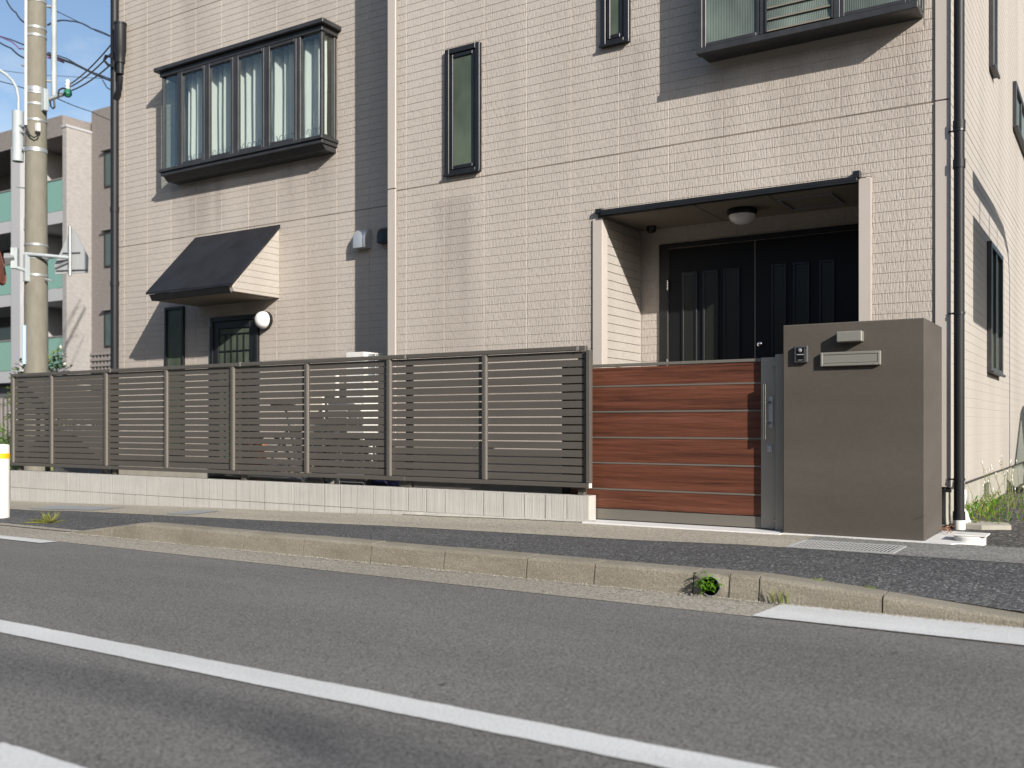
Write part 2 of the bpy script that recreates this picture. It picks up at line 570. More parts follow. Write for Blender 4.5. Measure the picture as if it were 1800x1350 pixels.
m_apt = M('apartment_tile', (0.295, 0.28, 0.268), 0.8, var=((7, 7, 14), 0.86, 1.08), stain=((0.4, 0.4, 0.15), 0.92, 1.05))
m_aptd = M('apartment_grey_tile', (0.205, 0.182, 0.170), 0.8, var=((7, 7, 14), 0.82, 1.1), stain=((0.4, 0.4, 0.15), 0.92, 1.05))
m_apt2 = M('apartment_slab', (0.36, 0.36, 0.37), 0.8)
m_balc = M('green_balcony_glass', (0.165, 0.30, 0.25), 0.18)
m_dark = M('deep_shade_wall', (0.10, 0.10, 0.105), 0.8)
m_lattice = M('lattice_bars', (0.22, 0.20, 0.19), 0.7)
m_leafA = leaf_mat('bright_leaf', (0.11, 0.27, 0.02), (0.24, 0.42, 0.05))
m_leafB = leaf_mat('mixed_leaf', (0.10, 0.19, 0.025), (0.30, 0.35, 0.08))
m_leafC = leaf_mat('fresh_weed_leaf', (0.07, 0.20, 0.012), (0.17, 0.36, 0.03))
m_dry = leaf_mat('straw_grass', (0.15, 0.20, 0.03), (0.34, 0.32, 0.10))
m_stem = M('weed_stem', (0.16, 0.18, 0.07), 0.8)
m_flower = M('pale_flower', (0.75, 0.74, 0.66), 0.8)
m_dead = M('dead_leaf', (0.34, 0.17, 0.09), 0.8)
m_terra = M('terracotta', (0.42, 0.15, 0.08), 0.8)
m_cream = M('cream_plastic', (0.70, 0.66, 0.56), 0.5)
m_greybox = M('grey_plastic', (0.22, 0.22, 0.24), 0.5)
m_navy = M('navy_plastic', (0.02, 0.025, 0.10), 0.5)
m_alu = M('bare_aluminium', (0.62, 0.62, 0.62), 0.35, 0.8)
m_carp = M('silver_car_paint', (0.42, 0.43, 0.45), 0.3, 0.6, coat=1)
m_rub = M('rubber', (0.02, 0.02, 0.02), 0.8)

# ------------------------------------------------------------------ the ground
YK, YS, YW = 4.93, 5.92, 6.66              # back of kerb, back edge of asphalt footway, face of the garden wall


def lerp_tab(tab, x):
    if x <= tab[0][0]: return tab[0][1]
    for (a, za), (b, zb) in zip(tab, tab[1:]):
        if x <= b: return za + (zb - za) * (x - a) / (b - a)
    return tab[-1][1]


ZK = [(-7.29, -0.127), (-6.46, -0.013), (-1.56, -0.013), (-0.967, -0.048), (-0.35, -0.092), (0.6, -0.12), (4, -0.12)]
ZS = [(-12, -0.165), (-9.7, -0.150), (-9.1, -0.125), (-8.27, -0.108), (-7.5, -0.094), (-6.0, -0.068), (-4.8, -0.042), (-2.8, -0.02), (-2.0, -0.001), (2, -0.001)]
ZW = [(-12, -0.172), (-11.4, -0.166), (-9.38, -0.122), (-7.57, -0.082), (-6.04, -0.053), (-5.4, -0.036), (-4.5, -0.019), (-3.5, -0.002), (-1, 0.0), (4, 0.0)]


def zpave(x, y):
    if y <= YS:
        t = (y - YK) / (YS - YK)
        return lerp_tab(ZK, x) * (1 - t) + lerp_tab(ZS, x) * t
    t = min(1, (y - YS) / (YW - YS))
    return lerp_tab(ZS, x) * (1 - t) + lerp_tab(ZW, x) * t


def sheet(name, mat, xs, ys, zf, kind='structure', parent=None, **k):
    mb = MB(); n = len(ys)
    for x in xs:
        for y in ys: mb.v.append((x, y, zf(x, y)))
    for i in range(len(xs) - 1):
        for j in range(n - 1):
            mb.f.append((i * n + j, (i + 1) * n + j, (i + 1) * n + j + 1, i * n + j + 1))
    return mb.build(name, mat, parent, kind=kind, **k)


def frange(a, b, n): return [a + (b - a) * i / n for i in range(n + 1)]


ZR = -0.133
earth = sheet('ground', m_earth, [-200, 200], [-160, 240], lambda x, y: -0.30)
road = sheet('road', m_road, [-90, 60], [-5.2, 4.375], lambda x, y: ZR - 0.004)
farpave = sheet('far_pavement', m_pave, [-90, 60], [-10, -5.2], lambda x, y: -0.10)
gut = sheet('gutter', m_gutter, frange(-90, 40, 60), [4.375, 4.81], lambda x, y: ZR - 0.002 - 0.004 * (y - 4.4))
apron = sheet('driveway_apron', m_gutter, [-90, -12, -7.29, -6.7], [4.81, 5.04], lambda x, y: ZR + 0.002 + 0.006 * (y - 4.8) - (0.03 if x > -7.2 else 0))
pave = sheet('pavement', m_pave, [-90, -30, -12] + frange(-11.5, 2, 54) + [8, 40], frange(YK - 0.02, YS, 4), lambda x, y: zpave(x, max(y, YK)) - 0.002)
strip = sheet('concrete_strip', m_strip, [-90, -30, -12] + frange(-11.5, -1.775, 40), frange(YS, YW + 0.2, 4), lambda x, y: zpave(x, y))
strip2 = sheet('concrete_strip', m_strip2, frange(-1.775, 2.0, 20) + [8, 40], frange(YS, YW, 4), lambda x, y: zpave(x, y))
lot = sheet('side_lot', m_lot, frange(-1.12, 6, 40) + [12, 40], frange(YW, 16, 40) + [40], lambda x, y: -0.004 + 0.012 * mnoise.noise(Vector((x * 2, y * 2, 0))) + 0.006 * max(0, min(3, y - 6.7)) - 0.02 * max(0, min(1, 7.2 - y)))
yard = sheet('yard', m_yard, [-11.36, -3.55], [6.76, 8.3], lambda x, y: 0.02)
entry = sheet('entrance_floor', m_yard, [-3.56, -1.1], [6.9, 7.62], lambda x, y: 0.03)
leftlot = sheet('neighbour_lot', m_lot, [-90, -40, -11.43], [6.8, 9, 60], lambda x, y: -0.17)

# white cement sill of the gate and round the pillar
mb = MB()
mb.box(-3.535, -2.0, 6.575, 6.95, -0.10, 0.006, 0.004)
mb.build('gate_sill', m_slab, None, kind='structure')
pts = [(-2.02, 6.615), (-1.75, 6.63), (-1.4, 6.612), (-1.07, 6.61), (-0.93, 6.60), (-0.84, 6.72), (-0.865, 7.1), (-0.95, 7.4), (-2.02, 7.4)]
MB().prism(pts, 'z', -0.08, 0.006).build('cement_footing', m_slab, None, kind='structure')
# rough mortar fillet at the foot of the garden wall
mb = MB()
xs = frange(-5.35, -3.45, 60)
for a, b in zip(xs, xs[1:]):
    za, zb = zpave(a, 6.6), zpave(b, 6.6)
    wa, wb = [min(1, (q + 5.4) * 3) * (0.02 + 0.035 * (mnoise.noise(Vector((q * 5, 0, 0))) + 0.5)) for q in (a, b)]
    ta = min(1, (a + 5.36) * 1.2)
    mb.face((a, 6.665, max(za + 0.018 * ta, 0.0)), (b, 6.665, max(zb + 0.018, 0.0)), (b, 6.66 - wb, zb + 0.006), (a, 6.66 - wa, za + 0.006))
mb.build('mortar_fillet', m_mortar, None, kind='structure')

# painted lines
def paint(pts, z=ZR, dense=(-9, 3)):
    """a painted band with slightly ragged edges where it is near; pts: far-left, far-right, near-right, near-left"""
    (ax, ay), (bx, by), (cx2, cy2), (dx2, dy2) = pts
    n = 420; rows = []
    for i in range(n + 1):
        t = i / n
        rg = lambda k: 0.0035 * mnoise.noise(Vector((t * n * 0.9, k, pts[0][1]))) + 0.003 * mnoise.noise(Vector((t * n * 0.17, k + 5, pts[0][1])))
        rows.append(((ax + (bx - ax) * t, ay + (by - ay) * t + rg(0)), (dx2 + (cx2 - dx2) * t, dy2 + (cy2 - dy2) * t + rg(3))))
    mb = MB()
    for (p1, q1), (p2, q2) in zip(rows, rows[1:]):
        mb.face((*p1, z + 0.001), (*p2, z + 0.001), (*q2, z + 0.001), (*q1, z + 0.001))
    mb.build('road_marking', m_paint, road)


paint([(-9, 2.468), (3, 2.471), (3, 2.322), (-9, 2.319)])
paint([(-60, 2.455), (-9.0, 2.468), (-9.0, 2.319), (-60, 2.31)])
paint([(-2.64, 1.52), (5, 1.52), (5, 1.37), (-2.62, 1.36)])
paint([(-20, 4.371), (-6.83, 4.36), (-6.86, 4.235), (-20, 4.235)])
paint([(-1.43, 4.738), (4, 4.745), (4, 4.374), (-1.462, 4.374)], ZR + 0.0015)

# kerb: stones 60 cm long, dropped at both ends
kerb = MB().box(-7.31, 4.0, 4.84, 4.925, -0.3, -0.16).build('kerb', m_kerb, None, kind='structure')
KX = [-7.29, -6.76, -6.46, -5.86, -5.275, -4.695, -4.10, -3.517, -2.926, -2.487, -1.906, -1.713, -1.558, -0.967, -0.375, 0.22, 0.815, 1.41, 2.0]
KY = 4.755


def ktop(x): return lerp_tab([(-7.29, -0.126), (-6.46, -0.011), (-1.56, -0.011), (-0.967, -0.05), (-0.375, -0.10), (0.22, -0.121), (3, -0.121)], x)


def stone(a, b, zoff):
    mb = MB(); prof = []
    for x in (a + 0.004, b - 0.004):
        zt = ktop(x) + zoff; hgt = zt + 0.2
        c = min(0.018, max(0.003, (zt + 0.133) * 0.4))
        lean = min(0.03, max(0, (zt + 0.133) * 0.22))
        prof.append([(KY, -0.2), (KY + lean, zt - c), (KY + lean + 0.5 * c, zt - 0.3 * c), (KY + lean + c * 1.4, zt), (YK, zt), (YK, -0.2)])
    n = 6
    for x, pr in zip((a + 0.004, b - 0.004), prof):
        for p in pr: mb.v.append((x, *p))
    mb.f.append(tuple(range(n))); mb.f.append(tuple(n + i for i in reversed(range(n))))
    for i in range(n):
        j = (i + 1) % n
        mb.f.append((i, n + i, n + j, j))
    return mb


for a, b in zip(KX, KX[1:]):
    if abs(a + 1.906) < 1e-6: continue
    dz = random.uniform(-0.003, 0.003) if -6.4 < a < -1.7 else 0
    stone(a, b, dz).build('kerb_stone', m_kerb, kerb)
# the stone with the round drain mouth
a, b, zt = -1.9025, -1.7165, -0.013
cx, cz, cr_ = -1.806, -0.079, 0.054
mb = MB(); N = 40
for k in range(N):
    a0, a1 = 2 * math.pi * k / N, 2 * math.pi * (k + 1) / N

    def rim(t, r):
        return Vector((cx + r * math.cos(t), KY + 0.004, cz + r * math.sin(t)))

    def sq(t):
        c, s_ = math.cos(t), math.sin(t)
        q = []
        if c > 1e-6: q.append((b - cx) / c)
        if c < -1e-6: q.append((a - cx) / c)
        if s_ > 1e-6: q.append((zt - 0.004 - cz) / s_)
        if s_ < -1e-6: q.append((-0.2 - cz) / s_)
        r = min(q)
        return Vector((cx + r * c, KY + 0.004 + 0.022 * max(0, (r * s_ + cz + 0.133) / 0.12), cz + r * s_))
    mb.face(rim(a0, cr_), rim(a1, cr_), sq(a1), sq(a0))
    mb.face(rim(a0, cr_), rim(a1, cr_), rim(a1, cr_) + Vector((0, 0.14, 0)), rim(a0, cr_) + Vector((0, 0.14, 0)))
mb.face((a, KY + 0.026, zt - 0.004), (b, KY + 0.026, zt - 0.004), (b, YK, zt), (a, YK, zt))
for q_ in (a, b): mb.face((q_, KY + 0.004, -0.2), (q_, KY + 0.026, zt - 0.004), (q_, YK, zt), (q_, YK, -0.2))
ds = mb.build('kerb_stone', m_kerb, kerb)
mb = MB()
mb.lathe([(cr_ - 0.001, 0), (cr_ - 0.001, 0.13), (cr_ - 0.006, 0.13), (cr_ - 0.006, 0)], (cx, KY - 0.003, cz), 'y', 32)
pr = mb.build('pipe_rim', m_greybox, ds, smooth=True)
MB().face(*[(cx + 0.056 * math.cos(t), KY + 0.12, cz + 0.056 * math.sin(t)) for t in frange(0, 2 * math.pi, 20)[:-1]]).build('drain_back', m_hole, ds)  # black disc painted as the dark depth of the pipe

# drain grating in the strip by the pillar
g = thing('drain_grating', 'ribbed steel drain grating set in the pavement in front of the brown pillar', 'drain grating', (-1.45, 6.18, 0))
gx0, gx1, gy0, gy1 = -1.775, -1.145, 5.955, 6.36
mb = MB()
gz = 0.0045
for (x0, x1, y0, y1) in ((gx0, gx1, gy0, gy0 + 0.02), (gx0, gx1, gy1 - 0.02, gy1), (gx0, gx0 + 0.02, gy0 + 0.02, gy1 - 0.02), (gx1 - 0.02, gx1, gy0 + 0.02, gy1 - 0.02)):
    mb.box(x0, x1, y0, y1, -0.03, gz)
mb.build('frame', m_grate, g)
MB().box(gx0 + 0.02, gx1 - 0.02, gy0 + 0.02, gy1 - 0.02, -0.03, 0.0008).build('pit', m_hole, g)  # flat black plate painted as the shade below the bars
nb = 27
bar = None
for k in range(nb):
    x = gx0 + 0.03 + (gx1 - gx0 - 0.06) * k / (nb - 1)
    if bar is None:
        bar = MB().box(x - 0.0042, x + 0.0042, gy0 + 0.021, gy1 - 0.021, 0.0012, gz - 0.0005).build('bar', m_grate, g); bx0 = x
    else: clone(bar, (x - bx0, 0, 0), g)
for y in (gy0 + 0.13, gy0 + 0.265):
    MB().box(gx0 + 0.021, gx1 - 0.021, y, y + 0.006, 0.0014, gz - 0.0015).build('cross_bar', m_grate, g)

# patches in the strip: grey manhole covers far left
for (u0, u1, v0, v1, lab) in ((40, 165, 886, 896, 'flat grey pit cover in the pavement near the white bollard'), (285, 330, 899, 906, 'grey pit cover in the pavement below the middle of the garden wall')):
    p0, p1 = aty((u0 + u1) / 2 - (u1 - u0) * .45, v1, 6.0), aty((u0 + u1) / 2 + (u1 - u0) * .45, v1, 6.0)
    mb = MB()
    xs = frange(p0.x, p1.x, 6)
    for a, b in zip(xs, xs[1:]):
        mb.face(*[(x, y, zpave(x, y) + 0.004) for x, y in ((a, 6.02), (b, 6.02), (b, 6.4), (a, 6.4))])
    mb.build('pit_cover', M('pit_cover_concrete', (0.24, 0.25, 0.255), 0.8), None, label=lab, cat='pit cover')

# ------------------------------------------------------------------ the house
YF, YL = 7.6, 8.064                        # right and left facade planes
XR, XC, XL = -1.082, -6.29, -11.35         # right corner, step between the sections, left corner
ZSEAM, PITCH, CW = 3.10, 0.0762, 0.4685
HT = 9.3
house = thing('house', 'beige ribbed-siding house with dark bay windows and a recessed entrance', 'house', (-6, 11, 0))

BAY_L = dict(x0=-10.10, x1=-7.418, z0=3.83, z1=5.10)
BAY_R = dict(x0=-2.90, x1=-1.251, z0=3.72, z1=5.05)
PORCH = dict(x0=-3.873, x1=-1.709, z0=0.03, z1=2.590, y1=8.393)


def cells(x0, x1, z0, z1, holes):
    xs = sorted({x0, x1, *[min(max(h[k], x0), x1) for h in holes for k in (0, 1)]})
    zs = sorted({z0, z1, *[min(max(h[k], z0), z1) for h in holes for k in (2, 3)]})
    for a, b in zip(xs, xs[1:]):
        for c, d in zip(zs, zs[1:]):
            mx, mz = (a + b) / 2, (c + d) / 2
            if not any(h[0] < mx < h[1] and h[2] < mz < h[3] for h in holes):
                yield a, b, c, d


BACK = 0.0034
mb = MB()
for a, b, c, d in cells(XC, XR - 0.05, 0.29, HT, [(PORCH['x0'] - 0.05, PORCH['x1'] + 0.05, -1, PORCH['z1'] + 0.03), (BAY_R['x0'] + .1, BAY_R['x1'] - .1, BAY_R['z0'] + .1, BAY_R['z1'] - .1)]):
    mb.box(a, b, YF + BACK, YF + BACK + 0.12, c, d)
for a, b, c, d in cells(XL + 0.01, XC + 0.05, 0.29, HT, [(BAY_L['x0'] + .08, BAY_L['x1'] - .08, BAY_L['z0'] + .1, BAY_L['z1'] - .1)]):
    mb.box(a, b, YL + BACK, YL + BACK + 0.12, c, d)
front_wall = mb.build('front_wall', m_back, house)
side_wall = MB().box(XR - 0.12, XR - BACK, YF + 0.05, 16, 0.29, HT).build('side_wall', m_back, house)
MB().box(XC, XC + 0.10, YF + 0.12, YL + 0.2, 0.29, HT).build('return_wall', m_board, house)
MB().box(XL, XL + 0.12, YL + 0.13, 16, 0.29, HT).box(XL + 0.12, XR - 0.12, 15.88, 16, 0.29, HT).build('rear_wall', m_board, house)
MB().box(XL - 0.1, XC, YL - 0.15, 16.1, HT, HT + 0.2).box(XC, XR + 0.1, YF - 0.15, 16.1, HT, HT + 0.2).build('flat_roof', m_roof, house)
mb = MB()
mb.box(XC, PORCH['x0'] - 0.05, YF + 0.03, YF + 0.2, -0.2, 0.283).box(PORCH['x1'] + 0.05, XR - 0.03, YF + 0.03, YF + 0.2, -0.2, 0.283)
mb.box(XL + 0.02, XC - 0.001, YL + 0.03, YL + 0.2, -0.2, 0.283).box(XR - 0.2, XR - 0.025, YF + 0.201, 16, -0.2, 0.283)
mb.build('foundation', m_found, house)
mb = MB()
mb.box(XR - 0.03, XR + 0.012, YF - 0.01, 16, 0.284, 0.296).box(XC, PORCH['x0'] - 0.1, YF - 0.012, YF + 0.02, 0.284, 0.296).box(XL, XC, YL - 0.012, YL + 0.02, 0.284, 0.296)
mb.build('drip_edge', m_frame, house)
# dark rooms behind the bays
mb = MB()
mb.box(BAY_L['x0'] - 0.4, BAY_L['x1'] + 0.4, YL + 2.4, YL + 2.5, 3.2, 5.6).box(BAY_L['x0'] - 0.5, BAY_L['x0'] - 0.4, YL + 0.14, YL + 2.5, 3.2, 5.6)
mb.box(BAY_L['x1'] + 0.4, BAY_L['x1'] + 0.5, YL + 0.14, YL + 2.5, 3.2, 5.6).box(BAY_L['x0'] - 0.5, BAY_L['x1'] + 0.5, YL + 0.14, YL + 2.5, 5.6, 5.7).box(BAY_L['x0'] - 0.5, BAY_L['x1'] + 0.5, YL + 0.14, YL + 2.5, 3.1, 3.2)
mb.build('room_lining', m_int, house)

# --- siding tiles
WIN_A = (aty(785, 200, YF).x, aty(846, 200, YF).x, aty(785, 312, YF).z, aty(785, 90, YF).z)
WIN_B = (aty(1058, 60, YF).x, aty(1108, 60, YF).x, aty(1058, 86, YF).z, aty(1058, 86, YF).z + 1.25)
AWN_X0, AWN_X1 = -9.60, -8.306
SIDE_L = (aty(292, 600, YL).x, aty(325, 600, YL).x, 0.35, 2.22)
DOOR_L = (aty(372, 600, YL).x, aty(456, 600, YL).x, 0.1, aty(456, 552, YL).z)
holes_r = [(PORCH['x0'] - 0.095, PORCH['x1'] + 0.092, -1, PORCH['z1'] + 0.03), (BAY_R['x0'], BAY_R['x1'], BAY_R['z0'] - .05, BAY_R['z1']), WIN_A, WIN_B]
holes_l = [(BAY_L['x0'], BAY_L['x1'], BAY_L['z0'], BAY_L['z1']), (AWN_X0, AWN_X1, 2.22, 3.03), SIDE_L, DOOR_L]


def subtract(r, h):
    a, b, c, d = r; x0, x1, z0, z1 = h
    if b <= x0 or a >= x1 or d <= z0 or c >= z1: return [r]
    out = []
    if a < x0: out.append((a, x0, c, d))
    if b > x1: out.append((x1, b, c, d))
    m0, m1 = max(a, x0), min(b, x1)
    if c < z0: out.append((m0, m1, c, z0))
    if d > z1: out.append((m0, m1, z1, d))
    return out


def grid(x0, x1, xref, z0, z1, holes):
    k0 = math.floor((x0 - xref) / CW); k1 = math.ceil((x1 - xref) / CW)
    r0 = math.floor((z0 - ZSEAM) / PITCH); r1 = math.ceil((z1 - ZSEAM) / PITCH)
    for r in range(r0, r1):
        zb, zt = ZSEAM + r * PITCH, ZSEAM + (r + 1) * PITCH
        gb = 0.006 if r % 37 == 0 else 0.0015
        gt = 0.003 if (r + 1) % 37 == 0 else 0.0006
        for k in range(k0, k1):
            full = (xref + k * CW + 0.0006, xref + (k + 1) * CW - 0.0006, zb + gb, zt - gt)
            rect = (max(full[0], x0), min(full[1], x1), max(full[2], z0), min(full[3], z1))
            if rect[1] - rect[0] < 0.012 or rect[3] - rect[2] < 0.012: continue
            parts = [rect]
            for h in holes: parts = [q for p in parts for q in subtract(p, h)]
            for q in parts:
                if q[1] - q[0] > 0.012 and q[3] - q[2] > 0.008: yield q


def tile_into(mb, q, y):
    a, b, c, d = q
    e = min(0.0036, (b - a) * 0.2)
    y0, y1 = y + BACK - 0.0002, y
    o = [(a, y0, c), (b, y0, c), (b, y0, d), (a, y0, d)]
    i = [(a + e, y1, c + 0.002), (b - e * 1.3, y1, c + 0.002), (b - e * 1.3, y1, d - 0.0016), (a + e, y1, d - 0.0016)]
    n = len(mb.v)
    mb.v += o + i
    mb.f.append((n + 4, n + 5, n + 6, n + 7))
    for k in range(4):
        j = (k + 1) % 4
        mb.f.append((n + k, n + j, n + 4 + j, n + 4 + k))


def px(x, y, z):
    d = x * FX + y * FY
    return 900 + F * (x * RX + y * RY) / d, V0 - F * (z - H) / d, d


tiles = [(q, YF) for q in grid(XC + 0.105, XR - 0.108, -1.377, 0.30, 7.0, holes_r)] + [(q, YL) for q in grid(XL + 0.02, XC + 0.1, -7.414, 0.30, HT, holes_l)]
scored = []
for q, y in tiles:
    cx_, cz_ = (q[0] + q[1]) / 2, (q[2] + q[3]) / 2
    u, v, d = px(cx_, y, cz_)
    vis = 0 < u < 1800 and 0 < v < 1350 and not (u < 1040 and v > 630) and not (u > 1376 and v > 565) and not (u < 690 and y == YF)
    area = (q[1] - q[0]) * (q[3] - q[2]) * (y / d) / d ** 2
    scored.append((area if vis else area * 1e-3, q, y))
scored.sort(key=lambda t: -t[0])
cache = {}
for s_, q, y in scored[:230]:
    key = (round(q[1] - q[0], 3), round(q[3] - q[2], 3))
    if key not in cache:
        mb = MB(); tile_into(mb, q, y)
        o = mb.build('tile', m_side, front_wall)
        cache[key] = o; o['_c'] = 0
        del o['_c']
    else:
        o = cache[key]
        off = WL[o.name]
        clone(o, ((q[0] + q[1]) / 2 - off.x, y + BACK / 2 - 0.0001 - off.y, q[2] - off.z), front_wall)
mb = MB()
for s_, q, y in scored[230:]: tile_into(mb, q, y)
mb.build('tile_field', m_side, front_wall, kind='stuff')

# --- side wall boards (each course one board)
SWIN = [(9.86, 10.85, 1.235, 2.44), (10.0, 10.36, 4.08, 5.6), (12.236, 13.72, 4.10, 4.62)]
r0 = math.floor((0.30 - ZSEAM) / PITCH); r1 = math.ceil((7.2 - ZSEAM) / PITCH)
for r in range(r0, r1):
    zb, zt = ZSEAM + r * PITCH, ZSEAM + (r + 1) * PITCH
    gb = 0.006 if r % 37 == 0 else 0.0022
    q = (YF + 0.03, 15.9, max(0.30, zb + gb), zt - 0.0018)
    if q[3] - q[2] < 0.01: continue
    parts = [q]
    for h in SWIN: parts = [z for p in parts for z in subtract(p, h)]
    for p in parts:
        if p[3] - p[2] > 0.006:
            MB().box(XR - BACK, XR - 0.001, p[0], p[1], p[2], p[3], 0.002).build('siding_board', m_board, side_wall)

# --- sealed panel seams
MB().box(XC + 0.1, XR - 0.11, YF - 0.0004, YF + 0.006, ZSEAM - 0.004, ZSEAM + 0.0045).build('panel_seam', m_seam, front_wall)
for zz in (ZSEAM, ZSEAM + 37 * PITCH): MB().box(XL + 0.02, XC + 0.09, YL - 0.0004, YL + 0.006, zz - 0.004, zz + 0.0045).build('panel_seam', m_seam, front_wall)
MB().box(XR - 0.006, XR + 0.0004, YF + 0.07, 15.8, ZSEAM - 0.004, ZSEAM + 0.004).build('panel_seam', m_seam, side_wall)

# --- trims
tx0, tx1 = aty(1644, 100, YF).x, XR + 0.006
mb = MB()
mb.box(tx0, tx1, YF - 0.014, YF + 0.004, 0.30, ZSEAM - 0.004, 0.003).box(tx0, tx1, YF - 0.014, YF + 0.004, ZSEAM + 0.004, HT, 0.003)
mb.box(tx1 - 0.016, tx1, YF + 0.0045, YF + 0.055, 0.30, HT, 0.002)
mb.build('corner_trim', m_trim, house)
mb = MB()
mb.box(XC - 0.004, XC + 0.095, YF - 0.014, YF + 0.004, 0.30, ZSEAM + 0.02, 0.003).box(XC - 0.004, XC + 0.095, YF - 0.014, YF + 0.004, ZSEAM + 0.028, HT, 0.003)
mb.build('corner_trim', m_trim, house)
# porch surround
pc = PORCH
MB().box(pc['x0'] - 0.095, pc['x0'], YF - 0.016, YF + 0.09, 0.03, pc['z1'] - 0.03, 0.003).build('porch_trim', m_trim, house)
MB().box(pc['x1'], pc['x1'] + 0.092, YF - 0.016, YF + 0.09, 0.03, pc['z1'] + 0.02, 0.003).build('porch_trim', m_trim, house)
mb = MB()
mb.box(-3.875, -1.712, YF - 0.05, YF + 0.06, 2.592, 2.625, 0.004).box(-3.93, -3.86, YF - 0.045, YF + 0.01, 2.60, 2.64, 0.004).box(-1.745, -1.69, YF - 0.052, YF + 0.01, 2.61, 2.665, 0.004)
mb.box(-3.875, -1.712, YF - 0.051, YF - 0.043, 2.578, 2.594)
mb.build('lintel_flashing', m_black, house)
# inner walls of the porch
pin = MB().box(pc['x0'] - 0.12, pc['x0'] - 0.012, YF + 0.09, pc['y1'] + 0.1, 0.03, 2.62).build('porch_side_wall', m_back, house)
for r in range(math.floor((0.05 - ZSEAM) / PITCH), math.floor((2.58 - ZSEAM) / PITCH) + 1):
    zb, zt = ZSEAM + r * PITCH + 0.0022, min(2.58, ZSEAM + (r + 1) * PITCH - 0.0018)
    for (ya, yb) in ((YF + 0.092, 8.02), (8.024, pc['y1'])):
        MB().box(pc['x0'] - 0.012, pc['x0'] - 0.003, ya, yb, zb, zt, 0.002).build('siding_board', m_board, pin)
MB().box(pc['x1'] - 0.02, pc['x1'] + 0.12, YF + 0.09, pc['y1'] + 0.1, 0.03, 2.62).build('porch_side_wall', m_board, house)
pbk = MB().box(pc['x0'] - 0.1, pc['x1'] + 0.1, pc['y1'] + BACK, pc['y1'] + 0.15, 0.03, 2.62).build('porch_back_wall', m_back, house)
DX0, DZ1 = aty(1160, 450, pc['y1']).x, 2.43
for q in grid(pc['x0'], pc['x1'], -3.40, 0.05, 2.585, [(DX0, -1.5, -1, DZ1)]):
    mb = MB(); tile_into(mb, q, pc['y1']); mb.build('tile', m_side, pbk)
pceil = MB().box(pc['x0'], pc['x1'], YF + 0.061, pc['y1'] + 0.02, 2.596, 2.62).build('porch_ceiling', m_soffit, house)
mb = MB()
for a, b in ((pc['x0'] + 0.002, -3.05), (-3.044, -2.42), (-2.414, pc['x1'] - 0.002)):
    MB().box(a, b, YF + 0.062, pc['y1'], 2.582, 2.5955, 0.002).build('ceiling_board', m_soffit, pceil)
mb = MB()
hx0, hx1, hy0, hy1 = -2.40, -1.96, 7.80, 8.22
for (a, b, c, d) in ((hx0, hx1, hy0, hy0 + 0.02), (hx0, hx1, hy1 - 0.02, hy1), (hx0, hx0 + 0.02, hy0 + 0.02, hy1 - 0.02), (hx1 - 0.02, hx1, hy0 + 0.02, hy1 - 0.02)):
    mb.box(a, b, c, d, 2.568, 2.5815)
mb.build('ceiling_hatch', m_greybox, pceil)
MB().box(pc['x0'] + 0.002, pc['x1'] - 0.002, YF + 0.05, pc['y1'], 0.0, 0.20).build('porch_step', m_yard, house)
# double front door
fd = MB()
YD = pc['y1']
fd.box(DX0, DX0 + 0.085, YD - 0.02, YD + 0.06, 0.2, DZ1, 0.003).box(DX0 + 0.085, -1.6, YD - 0.02, YD + 0.06, DZ1 - 0.045, DZ1, 0.003).box(-1.72, -1.6, YD - 0.02, YD + 0.06, 0.2, DZ1 - 0.05, 0.003)
front_door = fd.build('front_door', m_black, house)
for (a, b, sl) in ((DX0 + 0.089, -2.779, ((1205, 1221), (1242, 1262), (1280, 1300))), (-2.773, -1.725, ((1360, 1379), (1396, 1420), (1443, 1466)))):
    lf = MB().box(a, b, YD + 0.0, YD + 0.045, 0.2, DZ1 - 0.048, 0.003).build('door_leaf', m_door, front_door)
# slit windows of the leaves (sub-parts of the door)
for (u0, u1) in ((1199, 1226), (1235, 1263), (1272, 1301), (1356, 1383), (1394, 1424), (1440, 1468)):
    xa, xb = aty(u0, 480, YD).x, aty(u1, 480, YD).x
    mb = MB(); zt = 2.155
    w = 0.022
    mb.box(xa, xa + w, YD - 0.016, YD - 0.0005, 0.5, zt, 0.003).box(xb - w, xb, YD - 0.016, YD - 0.0005, 0.5, zt, 0.003).box(xa + w, xb - w, YD - 0.016, YD - 0.0005, zt - w, zt, 0.003)
    mb.build('slit_surround', m_doorbar, front_door)
    MB().box(xa + w, xb - w, YD - 0.006, YD - 0.0008, 0.5, zt - w).build('slit_pane', m_doorglass, front_door)
MB().lathe([(0.022, 0), (0.022, -0.012), (0.014, -0.018), (0.004, -0.02)], (aty(1336, 605, YD).x, YD - 0.0005, aty(1336, 605, YD).z), 'y', 20).build('keyhole', m_steel, front_door, smooth=True)
for z in (0.6, 1.27, 2.0):
    MB().lathe([(0.008, 0), (0.008, 0.09)], (DX0 + 0.088, YD - 0.03, z), 'z', 12).build('hinge', m_steel, front_door, smooth=True)
# porch ceiling lamp and sensor lamp
lp = atz(1302, 370, 2.58)
LX, LY = -2.757, 8.0
pl = MB().lathe([(0.118, 0.0), (0.125, -0.012), (0.122, -0.048), (0.10, -0.052)], (LX, LY, 2.5815), 'z', 32).build('porch_lamp', m_black, house, smooth=True)
MB().lathe([(0.112, 0), (0.108, -0.02), (0.092, -0.045), (0.06, -0.066), (0.02, -0.075)], (LX, LY, 2.5305), 'z', 32).build('lamp_globe', m_lampglass, pl, smooth=True)
MB().lathe([(0.045, 0.0), (0.045, -0.03), (0.036, -0.05), (0.02, -0.06)], (-3.70, 8.24, 2.5815), 'z', 20).build('sensor', m_black, house, smooth=True)


